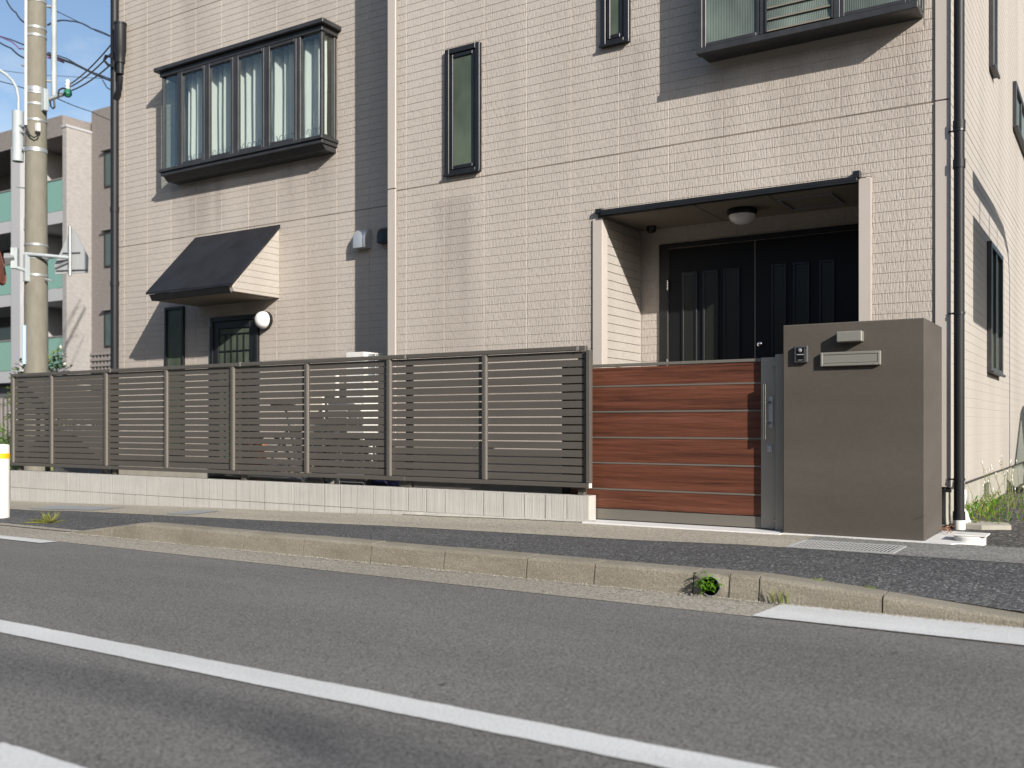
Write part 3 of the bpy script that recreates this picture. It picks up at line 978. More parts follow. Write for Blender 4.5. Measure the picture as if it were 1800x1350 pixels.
# --- windows
def ring(mb, x0, x1, z0, z1, w, y0, y1, c=0.003):
    mb.box(x0, x0 + w, y0, y1, z0, z1, c).box(x1 - w, x1, y0, y1, z0, z1, c)
    mb.box(x0 + w, x1 - w, y0, y1, z0, z0 + w, c).box(x0 + w, x1 - w, y0, y1, z1 - w, z1, c)


for (x0, x1, z0, z1) in (WIN_A, WIN_B):
    mb = MB()
    ring(mb, x0, x1, z0, z1, 0.05, YF - 0.035, YF + BACK)
    mb.box(x0 - 0.006, x1 + 0.006, YF - 0.05, YF - 0.0355, z0 - 0.006, z0 + 0.016, 0.002)
    w = mb.build('slit_window', m_black, house)
    mb = MB(); ring(mb, x0 + 0.055, x1 - 0.055, z0 + 0.06, z1 - 0.055, 0.035, YF - 0.022, YF + 0.004)
    mb.build('sash', m_black, w)
    MB().box(x0 + 0.09, x1 - 0.09, YF - 0.008, YF + 0.002, z0 + 0.095, z1 - 0.09).build('pane', m_obs, w)

# left bay window
b = BAY_L; yb = 7.829
mb = MB()
z0, z1 = 3.905, 5.085
FRM = [aty(u, 200, yb).x for u in (288, 313, 318, 357, 371, 408, 421, 462, 475.5, 521, 530, 557, 566)]
x0, x1 = b['x0'], b['x1']
mb.box(x0 - 0.075, x1 + 0.075, yb - 0.07, YL - 0.001, 5.115, 5.165, 0.006)          # roof ledge
mb.box(x0 - 0.02, x1 + 0.02, yb - 0.02, YL - 0.001, 5.055, 5.114, 0.004)             # head
mb.box(x0 - 0.03, x1 + 0.03, yb - 0.035, YL - 0.001, 3.875, 3.912, 0.004)            # sill
mb.box(x0 - 0.012, x1 + 0.012, yb - 0.012, YL - 0.001, 3.833, 3.8745, 0.003)
mb.prism([(yb + 0.012, 3.8325), (YL - 0.001, 3.8325), (YL - 0.001, 3.775), (yb + 0.07, 3.775)], 'x', x0 + 0.01, x1 - 0.01)
mb.box(x0, x0 + 0.03, yb, yb + 0.045, 3.912, 5.055, 0.003).box(x1 - 0.036, x1, yb, yb + 0.045, 3.912, 5.055, 0.003)
mb.box(x1 - 0.035, x1, YL - 0.04, YL - 0.001, 3.912, 5.055, 0.003).box(x0, x0 + 0.035, YL - 0.04, YL - 0.001, 3.912, 5.055, 0.003)
bayl = mb.build('bay_window', m_frame, house)
edges = [x0 + 0.03, aty(316, 200, yb).x, aty(364, 200, yb).x, aty(414.5, 200, yb).x, aty(469, 200, yb).x, aty(526, 200, yb).x, x1 - 0.036]
for e in edges[1:-1]:
    MB().box(e - 0.028, e + 0.028, yb - 0.012, yb + 0.04, 3.9125, 5.0545, 0.004).build('mullion', m_frame, bayl)
for k in range(6):
    a, c = edges[k], edges[k + 1]
    a2, c2 = a + (0.028 if k else 0), c - (0.028 if k < 5 else 0)
    if 0 < k < 5:
        mb = MB(); ring(mb, a2 + 0.001, c2 - 0.001, 3.915, 5.05, 0.034, yb - 0.02, yb + 0.02)
        mb.build('casement', m_frame, bayl)
        MB().box(a2 + 0.035, c2 - 0.035, yb + 0.002, yb + 0.006, 3.949, 5.016).build('pane', m_glass, bayl)
    else:
        MB().box(a2 + 0.001, c2 - 0.001, yb + 0.012, yb + 0.016, 3.913, 5.054).build('pane', m_glass, bayl)
MB().box(x1 - 0.02, x1 - 0.016, yb + 0.046, YL - 0.041, 3.913, 5.054).build('pane', m_glass, bayl)
MB().box(x0 + 0.016, x0 + 0.02, yb + 0.046, YL - 0.041, 3.913, 5.054).build('pane', m_glass, bayl)
# lace curtains
for (ca, cb) in ((aty(326, 200, yb).x - 0.12, -8.95), (-8.93, x1 - 0.07)):
    mb = MB(); n = 170
    for i in range(n + 1):
        x = ca + (cb - ca) * i / n
        f = mnoise.noise(Vector((x * 3.1, 2, 0)))
        yy = yb + 0.15 + 0.036 * math.sin(x * 52 + 3 * f) + 0.018 * math.sin(x * 23 + 5 * f)
        hem = 3.955 + 0.022 * abs(math.sin(x * 19))
        for j, z in enumerate((hem, 4.02, 4.12, 4.6, 5.06)):
            mb.v.append((x, yy + (0.004 * math.sin(j * 2 + x * 9)), z))
    for i in range(n):
        for j in range(4):
            mb.f.append((i * 5 + j, (i + 1) * 5 + j, (i + 1) * 5 + j + 1, i * 5 + j + 1))
    cu = mb.build('curtain', m_curt, bayl, smooth=True)
mb = MB()
for i in range(26):
    x = edges[1] + 0.06 + (x1 - 0.1 - edges[1]) * i / 26
    c_ = Vector((x, yb + 0.108, 4.02))
    ptsr = [c_ + Vector((0.032 * math.cos(t), 0, 0.036 * math.sin(t))) for t in frange(-0.5, math.pi + 0.5, 9)]
    mb.tube(ptsr, 0.0035, 5)
mb.build('lace_scallops', m_greybox, bayl)

# right bay window
b = BAY_R; yr = 7.36; x0, x1 = b['x0'], b['x1']
zb_ = 3.715
mb = MB()
mb.box(x0 - 0.012, x1 + 0.0, yr - 0.012, yr + 0.06, zb_, zb_ + 0.05, 0.004)
mb.prism([(yr + 0.001, zb_ + 0.001), (yr + 0.06, zb_ + 0.05), (YF - 0.001, zb_ + 0.05), (YF - 0.001, zb_ + 0.012)], 'x', x0 + 0.004, x1 - 0.004)
mb.box(x0, x0 + 0.035, yr - 0.004, YF - 0.001, zb_ + 0.05, 5.0, 0.003).box(x1 - 0.05, x1, yr - 0.004, yr + 0.05, zb_ + 0.05, 5.0, 0.003)
mb.box(x1 - 0.035, x1, YF - 0.05, YF - 0.001, zb_ + 0.05, 5.0, 0.003)
mb.box(x0 - 0.04, x1 + 0.04, yr - 0.05, YF - 0.001, 5.0, 5.07, 0.004)
bayr = mb.build('bay_window', m_frame, house)
E = [x0 + 0.035, aty(1341, 60, yr).x, aty(1471, 40, yr).x, x1 - 0.05]
for e in E[1:3]:
    MB().box(e - 0.022, e + 0.022, yr - 0.008, yr + 0.045, zb_ + 0.0505, 4.999, 0.003).build('mullion', m_frame, bayr)
for k in (0, 2):
    a, c = E[k] + (0.023 if k else 0.001), E[k + 1] - (0.023 if k < 2 else 0.001)
    mb = MB(); ring(mb, a, c, zb_ + 0.052, 4.998, 0.03, yr - 0.002, yr + 0.03); mb.build('sash', m_frame, bayr)
    MB().box(a + 0.031, c - 0.031, yr + 0.01, yr + 0.016, zb_ + 0.083, 4.967).build('pane', m_reed, bayr)
a, c = E[1] + 0.024, E[2] - 0.024
blade = None
for k in range(14):
    z = zb_ + 0.062 + k * 0.088
    if z > 4.9: break
    if blade is None:
        mb = MB(); n = len(mb.v)
        mb.prism([(yr - 0.008, z), (yr - 0.002, z), (yr + 0.008, z + 0.092), (yr + 0.002, z + 0.092)], 'x', a + 0.012, c - 0.012)
        blade = mb.build('louvre_blade', m_reed, bayr); bz = z
    else: clone(blade, (0, 0, z - bz), bayr)
    MB().box(a + 0.012, c - 0.012, yr - 0.013, yr - 0.0085, z - 0.003, z + 0.008).build('blade_edge', m_soffit, bayr)
MB().box(a, a + 0.011, yr - 0.02, yr + 0.04, zb_ + 0.055, 4.99).box(c - 0.011, c, yr - 0.02, yr + 0.04, zb_ + 0.055, 4.99).build('louvre_rail', m_frame, bayr)
MB().box(x1 - 0.02, x1 - 0.015, yr + 0.051, YF - 0.051, zb_ + 0.051, 4.999).build('pane', m_reed, bayr)
MB().box(E[0], E[3], yr + 0.06, yr + 0.07, zb_ + 0.06, 4.99).build('dark_backing', m_dark, bayr)  # dark sheet standing in for the unlit room behind the louvres

# awning over the side door of the left section
yf_, zfe = 7.356, 2.285
mb = MB()
zt_ = 3.05
mb.prism([(yf_ - 0.01, zfe), (yf_ - 0.01, zfe + 0.028), (YL - 0.001, zt_ + 0.028), (YL - 0.001, zt_ - 0.01)], 'x', -9.77, AWN_X1 + 0.012)
awn = mb.build('awning', m_roof, house)
cheek = MB().prism([(yf_ + 0.03, 2.225), (yf_ + 0.005, zfe + 0.006), (YL - 0.001, zt_ - 0.012), (YL - 0.001, 2.225)], 'x', AWN_X1 - 0.06, AWN_X1 - 0.008).build('cheek', m_back, awn)
for r in range(math.floor((2.225 - ZSEAM) / PITCH), 0):
    za, zb2 = max(2.226, ZSEAM + r * PITCH + 0.0022), ZSEAM + (r + 1) * PITCH - 0.0018
    fy = lambda z: yf_ + 0.012 + max(0, (z - zfe)) * (YL - yf_) / (zt_ - zfe) + 0.012
    if fy(zb2) > YL - 0.02 or zb2 - za < 0.01: continue
    MB().prism([(fy(za), za), (fy(zb2), zb2), (YL - 0.002, zb2), (YL - 0.002, za)], 'x', AWN_X1 - 0.0085, AWN_X1 - 0.0005).build('cheek_board', m_board, awn)
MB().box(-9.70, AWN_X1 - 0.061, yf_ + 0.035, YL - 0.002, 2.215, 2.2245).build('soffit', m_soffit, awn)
MB().prism([(yf_ - 0.004, zfe - 0.001), (yf_ + 0.034, 2.215), (yf_ + 0.05, 2.215), (yf_ + 0.02, zfe + 0.003)], 'x', -9.72, AWN_X1 - 0.062).build('fascia', m_black, awn)
MB().box(-9.70, -9.62, yf_ + 0.06, YL - 0.002, 2.226, 2.33).build('cheek', m_board, awn)
# tall side light and back door under the awning
x0, x1, z0, z1 = SIDE_L
mb = MB(); ring(mb, x0, x1, z0, z1 + 0.02, 0.035, YL - 0.03, YL + BACK); sw = mb.build('side_light', m_black, house)
MB().box(x0 + 0.036, x1 - 0.036, YL - 0.006, YL + 0.004, z0 + 0.036, z1 - 0.02).build('pane', m_obs, sw)
x0, x1, z0, z1 = DOOR_L
mb = MB(); ring(mb, x0, x1, z0, z1, 0.055, YL - 0.035, YL + BACK); bd = mb.build('back_door', m_black, house)
mb = MB(); ring(mb, x0 + 0.058, x1 - 0.058, z0 + 0.06, z1 - 0.058, 0.085, YL - 0.02, YL + 0.004)
mb.build('door_leaf', m_black, bd)
gx0_, gx1_, gz0_, gz1_ = x0 + 0.145, x1 - 0.145, z0 + 0.15, z1 - 0.21
MB().box(gx0_, gx1_, YL - 0.001, YL + 0.003, gz0_, gz1_ + 0.064).build('pane', m_obs, bd)
mb = MB()
for i in range(1, 5):
    x = gx0_ + (gx1_ - gx0_) * i / 5
    mb.box(x - 0.006, x + 0.006, YL - 0.016, YL - 0.004, gz0_, gz1_)
for i in range(0, 8):
    z = gz1_ - 0.205 * i
    if z > gz0_: mb.box(gx0_, gx1_, YL - 0.0155, YL - 0.0045, z - 0.006, z + 0.006)
mb.build('door_grille', m_black, bd)
MB().box(x0 + 0.01, x0 + 0.022, YL - 0.05, YL - 0.036, 1.95, 2.06).build('hinge', m_steel, bd)
# wall lamp
wc = aty(475, 563, YL)
wlp = MB().lathe([(0.095, 0), (0.105, -0.012), (0.105, -0.05), (0.09, -0.058)], (wc.x - 0.05, YL - 0.001, wc.z), 'y', 32).build('wall_lamp', m_black, house, smooth=True)
MB().lathe([(0.102, 0), (0.10, -0.025), (0.088, -0.055), (0.06, -0.08), (0.03, -0.09), (0.008, -0.093)], (wc.x - 0.05, YL - 0.0595, wc.z), 'y', 32).build('lamp_globe', m_lampglass, wlp, smooth=True)
# vent hoods
def hood(uc, vt, vb, m, wu):
    pc_ = aty(uc, vt, YL); pb_ = aty(uc, vb, YL); w = wu
    mb = MB()
    pr_ = [(YL - 0.001, pb_.z), (YL - 0.115, pb_.z), (YL - 0.115, pc_.z - 0.09), (YL - 0.10, pc_.z - 0.04), (YL - 0.06, pc_.z - 0.008), (YL - 0.001, pc_.z)]
    secs = [(-w / 2, 0.72), (-w / 2 + 0.018, 0.93), (-w / 2 + 0.04, 1.0), (w / 2 - 0.04, 1.0), (w / 2 - 0.018, 0.93), (w / 2, 0.72)]
    n = len(pr_)
    for dx, k in secs:
        for (y, z) in pr_: mb.v.append((pc_.x + dx, YL + (y - YL) * k, pb_.z + (z - pb_.z) * (0.9 + 0.1 * k)))
    for i in range(len(secs) - 1):
        for j in range(n):
            j2 = (j + 1) % n
            mb.f.append((i * n + j, i * n + j2, (i + 1) * n + j2, (i + 1) * n + j))
    mb.f.append(tuple(range(n))); mb.f.append(tuple((len(secs) - 1) * n + j for j in reversed(range(n))))
    return mb.build('vent_hood', m, house, smooth=True)


hood(641, 405, 438, m_silver, 0.19)
hood(684, 401, 428, m_black, 0.20)

# foundation vent at the side
va, vb_ = atx(1731, 860, XR - 0.02), atx(1741, 860, XR - 0.02)
MB().box(XR - 0.03, XR - 0.018, va.y, va.y + 0.32, 0.07, 0.21, 0.002).build('foundation_vent', m_dark, house)
# side wall windows
for (ya, yb2, z0, z1) in SWIN:
    mb = MB()
    X0, X1 = XR - BACK, XR + 0.04
    w = 0.05
    mb.box(X0, X1, ya, ya + w, z0, z1, 0.003).box(X0, X1, yb2 - w, yb2, z0, z1, 0.003).box(X0, X1, ya + w, yb2 - w, z0, z0 + w, 0.003).box(X0, X1, ya + w, yb2 - w, z1 - w, z1, 0.003)
    mb.box(X0, X1 - 0.008, (ya + yb2) / 2 - 0.035, (ya + yb2) / 2 + 0.035, z0 + w, z1 - w, 0.003)
    mb.box(X1, X1 + 0.02, ya - 0.01, yb2 + 0.01, z0 - 0.01, z0 + 0.015, 0.002)
    w_ = mb.build('side_window', m_frame, house)
    MB().box(X0 + 0.004, X0 + 0.01, ya + w, yb2 - w, z0 + w, z1 - w).build('pane', m_reed if z0 > 4.09 and ya > 12 else m_obs, w_)

# downpipes
def downpipe(x, y, r, z0, z1, joints):
    mb = MB(); mb.tube([(x, y, z0), (x, y, z1)], r, 20)
    dp = mb.build('downpipe', m_pipe, house, smooth=True)
    for z in joints:
        MB().tube([(x, y, z - 0.03), (x, y, z + 0.03)], r + 0.006, 20).build('pipe_collar', m_pipe, dp, smooth=True)
    return dp


PX, PY = -1.018, 7.71
pcx = atx(1686, 500, -1.012)
PX, PY = pcx.x, pcx.y
dp = downpipe(PX, PY, 0.036, 0.07, HT, (0.10, 2.62, 2.9))
mb = MB()
for z in (0.36, 1.55, 2.86, 4.1):
    mb.tube([(PX, PY, z - 0.008), (PX, PY, z + 0.008)], 0.041, 16).box(XR - 0.001, PX - 0.03, PY - 0.006, PY + 0.006, z - 0.005, z + 0.005)
mb.build('pipe_bracket', m_black, dp)
MB().tube([(PX, PY, 0.0), (PX, PY, 0.07)], 0.042, 20).build('pipe_socket', m_white, dp, smooth=True)
# thin service pipe and bracket near the corner, wrapped pipe behind
MB().tube([(XR - 0.06, YF - 0.02, 0.0), (XR - 0.06, YF - 0.02, 0.27)], 0.010, 10).build('service_pipe', m_frame, house, smooth=True)
MB().box(XR - 0.085, XR + 0.02, YF - 0.035, YF - 0.0145, 0.265, 0.285, 0.003).build('service_bracket', m_black, house)
wp = atx(1697, 850, XR + 0.06)
mb = MB(); ptsp = []; rs_ = []
for i in range(15):
    z = 0.02 + 0.33 * i / 14
    ptsp.append((XR + 0.055 + 0.010 * math.sin(i * 0.9) + 0.03 * max(0, 1 - i / 6), wp.y - 0.2, z)); rs_.append(0.032 + 0.005 * math.sin(i * 2.1))
mb.tube(ptsp, rs_, 12)
MB.build(mb, 'wrapped_pipe', m_white, house, smooth=True)
# left downpipe with collector
lx, ly = aty(201.5, 300, 8.02).x, 8.02
dpl = downpipe(lx, ly, 0.052, -0.1, HT, (2.62, 3.6))
k0 = aty(215, 75, 8.0)
MB().lathe([(0.045, -0.34), (0.045, -0.20), (0.060, -0.199), (0.060, -0.08), (0.075, -0.04), (0.075, 0.30), (0.082, 0.301), (0.082, 0.325)], (k0.x, 7.97, k0.z - 0.08), 'z', 24).build('pipe_collector', m_pipe, dpl, smooth=True)
MB().tube([(k0.x, 7.97, k0.z - 0.45), (k0.x - 0.03, 7.98, k0.z - 0.6), (lx, ly, k0.z - 0.72)], [0.036, 0.036, 0.04], 14).build('pipe_elbow', m_pipe, dpl, smooth=True)

# ------------------------------------------------------------------ garden wall of scored blocks
m_joint = M('dark_block_joint', (0.10, 0.095, 0.085), 0.95)
gw = thing('garden_wall', 'low wall of two courses of white scored concrete blocks under the fence', 'wall', (-7.4, 6.71, 0))
core = MB().box(-11.405, -3.524, 6.6622, 6.775, -0.45, 0.1965).build('wall_core', m_joint, gw)
protos = {}
nb = 40
for course, (z0, z1) in enumerate(((0.0, 0.199), (-0.2, -0.005))):
    for k in range(nb):
        xb1 = -3.518 - k * 0.1975; xb0 = xb1 - 0.1905
        if course not in protos:
            o = MB().box(xb0, xb1, 6.66, 6.78, z0, z1, 0.0006).build('block', m_block, core); protos[course] = o
        else: clone(protos[course], (-k * 0.1975, random.uniform(-0.0008, 0.0008), 0), core)

# ------------------------------------------------------------------ slat fence
fe = thing('slat_fence', 'long bronze-grey horizontal slat fence standing on the low white block wall', 'fence', (-7.4, 6.7, 0.2), 'slat fences round the yard')
FY0, FY1 = 6.664, 6.698
FT, FB = 1.367, 0.261
MX = [-11.385, -10.595, -9.568, -8.544, -7.529, -6.52, -5.521, -4.5, -3.523]
mb = MB(); bounds = [-11.41, -9.47, -7.41, -5.33, -3.547]
names = []
for a, b in zip(bounds, bounds[1:]):
    MB().box(a + 0.001, b - 0.001, FY0 - 0.004, FY1 + 0.006, FT - 0.036, FT, 0.003).build('top_rail', m_fence, fe)
    MB().box(a + 0.001, (b if b < -3.6 else -3.517) - 0.001, FY0 - 0.004, FY1 + 0.004, FB, FB + 0.036, 0.003).build('bottom_rail', m_fence, fe)
for x in bounds[1:-1] + [-3.62]:
    MB().box(x - 0.012, x + 0.012, FY0 - 0.007, FY1 + 0.009, FT - 0.037, FT + 0.003, 0.002).build('rail_sleeve', m_cap, fe)
MB().box(-3.5175, -3.512, FY0 - 0.005, FY1 + 0.005, FB - 0.001, FB + 0.037, 0.001).build('end_cap', m_white, fe)
MUL = 0.034
for k, x in enumerate(MX):
    top = FT - 0.037 if k < 8 else FT - 0.034
    MB().box(x - MUL / 2, x + MUL / 2, FY0 - 0.006, FY1 + 0.004, FB + 0.037, top, 0.002).build('mullion', m_fence, fe)
    if k < 8: MB().box(x + MUL / 2 + 0.0002, x + MUL / 2 + 0.005, FY0 + 0.0, FY0 + 0.021, FB + 0.038, top - 0.001).build('mullion_edge', m_cap, fe)
NS = 16
p = (FT - 0.036 - FB - 0.036) / NS
for a, b in zip(MX, MX[1:]):
    first = None
    for k in range(NS):
        z0 = FB + 0.036 + 0.0115 * 0.55 + k * p
        if first is None: first = MB().box(a + MUL / 2 + 0.001, b - MUL / 2 - 0.001, FY0 + 0.024, FY0 + 0.033, z0 - 0.001, z0 + p - 0.0105, 0.002).build('slat', m_fence, fe)
        else: clone(first, (0, 0, k * p), fe)
for x in (-11.3, -9.47, -7.41, -5.33, -3.61):
    MB().box(x - 0.028, x + 0.028, 6.705, 6.750, 0.195, FT - 0.045, 0.003).build('post', m_fence, fe)
# return fence at the far left
rf = thing('slat_fence', 'short slat fence running back from the left end of the long fence to the house', 'fence', (-11.38, 7.3, 0.2), 'slat fences round the yard')
RX0, RX1 = -11.40, -11.372
MB().box(RX0 - 0.004, RX1 + 0.004, 6.76, 8.0, FT - 0.036, FT, 0.003).build('top_rail', m_fence, rf)
MB().box(RX0 - 0.004, RX1 + 0.004, 6.76, 8.0, FB, FB + 0.036, 0.003).build('bottom_rail', m_fence, rf)
ym = [6.77, 7.0, 7.5, 7.99]
for y in ym: MB().box(RX0 - 0.006, RX1 + 0.006, y - 0.017, y + 0.017, FB + 0.037, FT - 0.037, 0.002).build('mullion', m_fence, rf)
for a, b in zip(ym, ym[1:]):
    first = None
    for k in range(NS):
        z0 = FB + 0.036 + 0.0115 * 0.55 + k * p
        if first is None: first = MB().box(RX0, RX1, a + 0.018, b - 0.018, z0, z0 + p - 0.0115, 0.002).build('slat', m_fence, rf)
        else: clone(first, (0, 0, k * p), rf)
for y in (7.1, 7.9): MB().box(RX0 + 0.034, RX0 + 0.08, y - 0.025, y + 0.025, -0.1, FT - 0.04, 0.003).build('post', m_fence, rf)

# ------------------------------------------------------------------ sliding gate
YG = 6.80
gt = thing('sliding_gate', 'sliding gate of reddish wood-look planks in a grey metal frame', 'gate', (-2.9, 6.82, 0.01))
GX0, GS0, GS1 = -3.76, -2.203, -2.098
GT, GB = 1.226, 0.014
MB().box(GX0, GS0 - 0.0005, YG - 0.002, YG + 0.045, GT - 0.022, GT, 0.002).build('top_rail', m_gatefr, gt)
MB().box(GX0, GS0 - 0.0005, YG - 0.002, YG + 0.045, GB, 0.094, 0.002).build('bottom_rail', m_gatefr, gt)
st = MB().box(GS0, GS1, YG - 0.006, YG + 0.047, GB, GT + 0.004, 0.003).build('stile', m_gatestile, gt)
ZP = [0.094, 0.249, 0.454, 0.652, 0.853, 1.051, 1.204]
for a, b in zip(ZP, ZP[1:]):
    MB().box(GX0 + 0.002, GS0 - 0.001, YG + 0.004, YG + 0.026, a + 0.0065, b - 0.0065, 0.001).build('plank', m_wood, gt)
for z in ZP[1:-1]:
    MB().box(GX0 + 0.002, GS0 - 0.001, YG + 0.000, YG + 0.028, z - 0.0062, z + 0.0062, 0.001).build('strip', m_gatefr, gt)
hx = -2.158; hz0, hz1 = aty(1343, 772, YG - 0.06).z, aty(1343, 675, YG - 0.06).z
hx = aty(1344.5, 720, YG - 0.065).x
hd = MB().tube([(hx, YG - 0.065, hz0), (hx, YG - 0.065, hz1)], 0.0125, 20).build('handle', m_steel, gt, smooth=True)
px_ = aty(1354.5, 720, YG - 0.008).x
MB().box(px_ - 0.014, px_ + 0.018, YG - 0.012, YG - 0.0065, aty(1352, 751, YG).z, aty(1352, 697, YG).z, 0.004).build('handle_plate', m_silver, hd)
for v in (707, 743):
    z = aty(1350, v, YG - 0.04).z
    MB().tube([(hx, YG - 0.065, z), (px_, YG - 0.030, z), (px_, YG - 0.0115, z)], 0.009, 10).build('handle_bracket', m_galv, hd, smooth=True)
lc = aty(1354, 788, YG)
MB().box(lc.x - 0.018, lc.x + 0.018, YG - 0.013, YG - 0.0065, lc.z - 0.024, lc.z + 0.024, 0.003).build('lock_plate', m_silver, gt)
MB().lathe([(0.009, 0), (0.009, -0.004), (0.006, -0.005)], (lc.x, YG - 0.0132, lc.z), 'y', 16).build('key_barrel', m_steel, gt, smooth=True)
gp = thing('gate_post', 'slim grey latch post between the wooden gate and the brown pillar', 'gate post', (-2.04, 6.8, 0))
MB().box(GS1 + 0.010, -2.0065, YG - 0.045, YG + 0.06, 0.0065, GT + 0.022, 0.003).build('post_body', m_gatestile, gp)
MB().box(GS1 - 0.014, GS1 + 0.0095, YG - 0.03, YG - 0.0065, GT - 0.06, GT - 0.03, 0.003).box(GS1 - 0.014, GS1 + 0.0095, YG - 0.03, YG - 0.0065, 0.06, 0.085, 0.003).build('latch_guide', m_gatestile, gp)
bp = thing('gate_post', 'dark post behind the fence slats beside the wooden gate', 'gate post', (-3.82, 6.9, 0))
MB().box(-3.87, -3.80, 6.86, 6.93, 0.02, 1.22, 0.003).build('post_body', m_black, bp)

# ------------------------------------------------------------------ brown pillar with its fittings
pil = thing('gate_pillar', 'massive brown rendered gate pillar right of the wooden gate', 'pillar', (-1.55, 7.0, 0))
PXL, PXR, PZ = -2.005, -1.092, 1.438
mb = MB(); mb.box(PXL, PXR, 6.66, 7.352, 0.0, PZ, 0.006)
mb.build('pillar_body', m_pillar, pil)
mb = MB()
for i in range(5):
    xq = -1.165 + i * 0.012
    mb.face((xq, 6.6592, 0.135 + i * 0.004), (xq + 0.003, 6.6592, 0.134 + i * 0.004), (xq + 0.034, 6.6592, 0.160 + i * 0.004), (xq + 0.0335, 6.6592, 0.161 + i * 0.004))
mb.build('scuff_marks', M('scuff', (0.045, 0.040, 0.035), 0.9), pil)


def on_pillar(x, y): return aty(1380 + x / 9, 560 + y / 9, 6.66)


a_, b_ = on_pillar(1252, 190), on_pillar(1250, 362)
nx1 = -1.465; nx0 = aty(1470.3, 600, 6.592).x
np_ = thing('name_box', 'small blank light-grey box above the letter slot on the brown pillar', 'name plate', (-1.55, 6.62, 1.3))
MB().box(nx0, nx1, 6.592, 6.6595, 1.300, 1.370, 0.004).build('box_body', m_slotbox, np_)
MB().box(nx0 + 0.004, nx1 - 0.004, 6.590, 6.5925, 1.304, 1.366, 0.001).build('face_plate', m_slotbox, np_)
lb = thing('letter_slot', 'wide grey letter slot below the name box on the brown pillar', 'letter box', (-1.55, 6.64, 1.16))
sx0, sx1 = aty(1442, 640, 6.63).x, aty(1547.5, 630, 6.63).x
sz0, sz1 = aty(1442, 644.3, 6.63).z, aty(1442, 620, 6.63).z
mb = MB(); ring(mb, sx0, sx1, sz0, sz1, 0.018, 6.628, 6.6595, 0.003)
mb.build('slot_frame', m_slotbox, lb)
MB().box(sx0 + 0.0195, sx1 - 0.0195, 6.631, 6.657, sz0 + 0.0195, sz1 - 0.0195, 0.002).build('flap', m_slotbox, lb)
MB().box(sx0 + 0.018, sx1 - 0.018, 6.640, 6.658, sz0 + 0.018, sz1 - 0.018).build('slot_shade', m_hole, lb)  # black box painted as the shade around the flap
ic = thing('intercom', 'dark grey camera intercom on the brown pillar left of the letter slot', 'intercom', (-1.94, 6.64, 1.18))
ix0, ix1 = aty(1396, 620, 6.63).x, aty(1419.5, 620, 6.63).x
iz0, iz1 = aty(1396, 638, 6.63).z, aty(1396, 608, 6.63).z
MB().box(ix0, ix1, 6.628, 6.6595, iz0, iz1, 0.005).build('case', m_intercom, ic)
w_ = ix1 - ix0
MB().box(ix0 + 0.2 * w_, ix1 - 0.24 * w_, 6.624, 6.6275, iz0 + 0.10 * (iz1 - iz0), iz1 - 0.12 * (iz1 - iz0), 0.001).build('glass_window', m_gloss, ic)
cxm = ix0 + 0.46 * w_; czm = iz0 + 0.72 * (iz1 - iz0)
MB().lathe([(0.013, 0), (0.013, -0.004), (0.009, -0.007), (0.003, -0.008)], (cxm, 6.6238, czm), 'y', 20).build('lens', m_greybox, ic, smooth=True)
MB().box(ix0 + 0.22 * w_, ix1 - 0.26 * w_, 6.621, 6.6236, iz0 + 0.45 * (iz1 - iz0), iz0 + 0.50 * (iz1 - iz0)).build('call_button', m_silver, ic)
MB().box(ix0 + 0.3 * w_, ix1 - 0.34 * w_, 6.622, 6.6236, iz0 + 0.14 * (iz1 - iz0), iz0 + 0.17 * (iz1 - iz0)).build('speaker_slot', m_galv, ic)
MB().box(ix1 - 0.16 * w_, ix1 - 0.12 * w_, 6.6265, 6.6275, iz1 - 0.22 * (iz1 - iz0), iz1 - 0.10 * (iz1 - iz0)).build('indicator', m_gloss, ic)

# ------------------------------------------------------------------ bits on the ground at the right
dc = thing('inspection_port', 'round white drain cap with a square lid at the foot of the black downpipe', 'drain cap', (-0.80, 6.8, 0))
q0 = atz(1690, 948, 0.03)
dxc, dyc = -0.835, 6.83
c0 = atz(1703, 945, 0.03); dxc, dyc = c0.x, c0.y + 0.05
MB().lathe([(0.095, -0.03), (0.095, 0.030), (0.088, 0.038)], (dxc, dyc, 0.0), 'z', 32).build('cap_ring', m_white, dc, smooth=True)
MB().box(dxc - 0.09, dxc + 0.105, dyc - 0.07, dyc + 0.13, 0.0385, 0.048, 0.003).build('cap_lid', m_white, dc)
fs = thing('flat_stone', 'flat pale paving stone lying in weeds beside the downpipe', 'stone', (-0.9, 7.6, 0))
c1 = atz(1725, 921, 0.03)
mb = MB()
mb.prism([(c1.x - 0.20, c1.y - 0.13), (c1.x + 0.02, c1.y - 0.16), (c1.x + 0.20, c1.y - 0.06), (c1.x + 0.16, c1.y + 0.14), (c1.x - 0.1, c1.y + 0.2)], 'z', -0.02, 0.035)
mb.build('slab', m_found, fs)


# ------------------------------------------------------------------ plants
def leaf(mb, base, d, L, w, droop=0.3):
    d = d.normalized()
    side = d.cross(Vector((0, 0, 1)))
    side = side.normalized() if side.length > 1e-3 else Vector((1, 0, 0))
    m_ = base + d * L * 0.5 + Vector((0, 0, 0.0))
    e = base + d * L - Vector((0, 0, L * droop))
    n = len(mb.v)
    mb.v += [tuple(base), tuple(m_ + side * w / 2 - Vector((0, 0, droop * L * .15))), tuple(e), tuple(m_ - side * w / 2 - Vector((0, 0, droop * L * .15)))]
    mb.f += [(n, n + 1, n + 2), (n, n + 2, n + 3)]


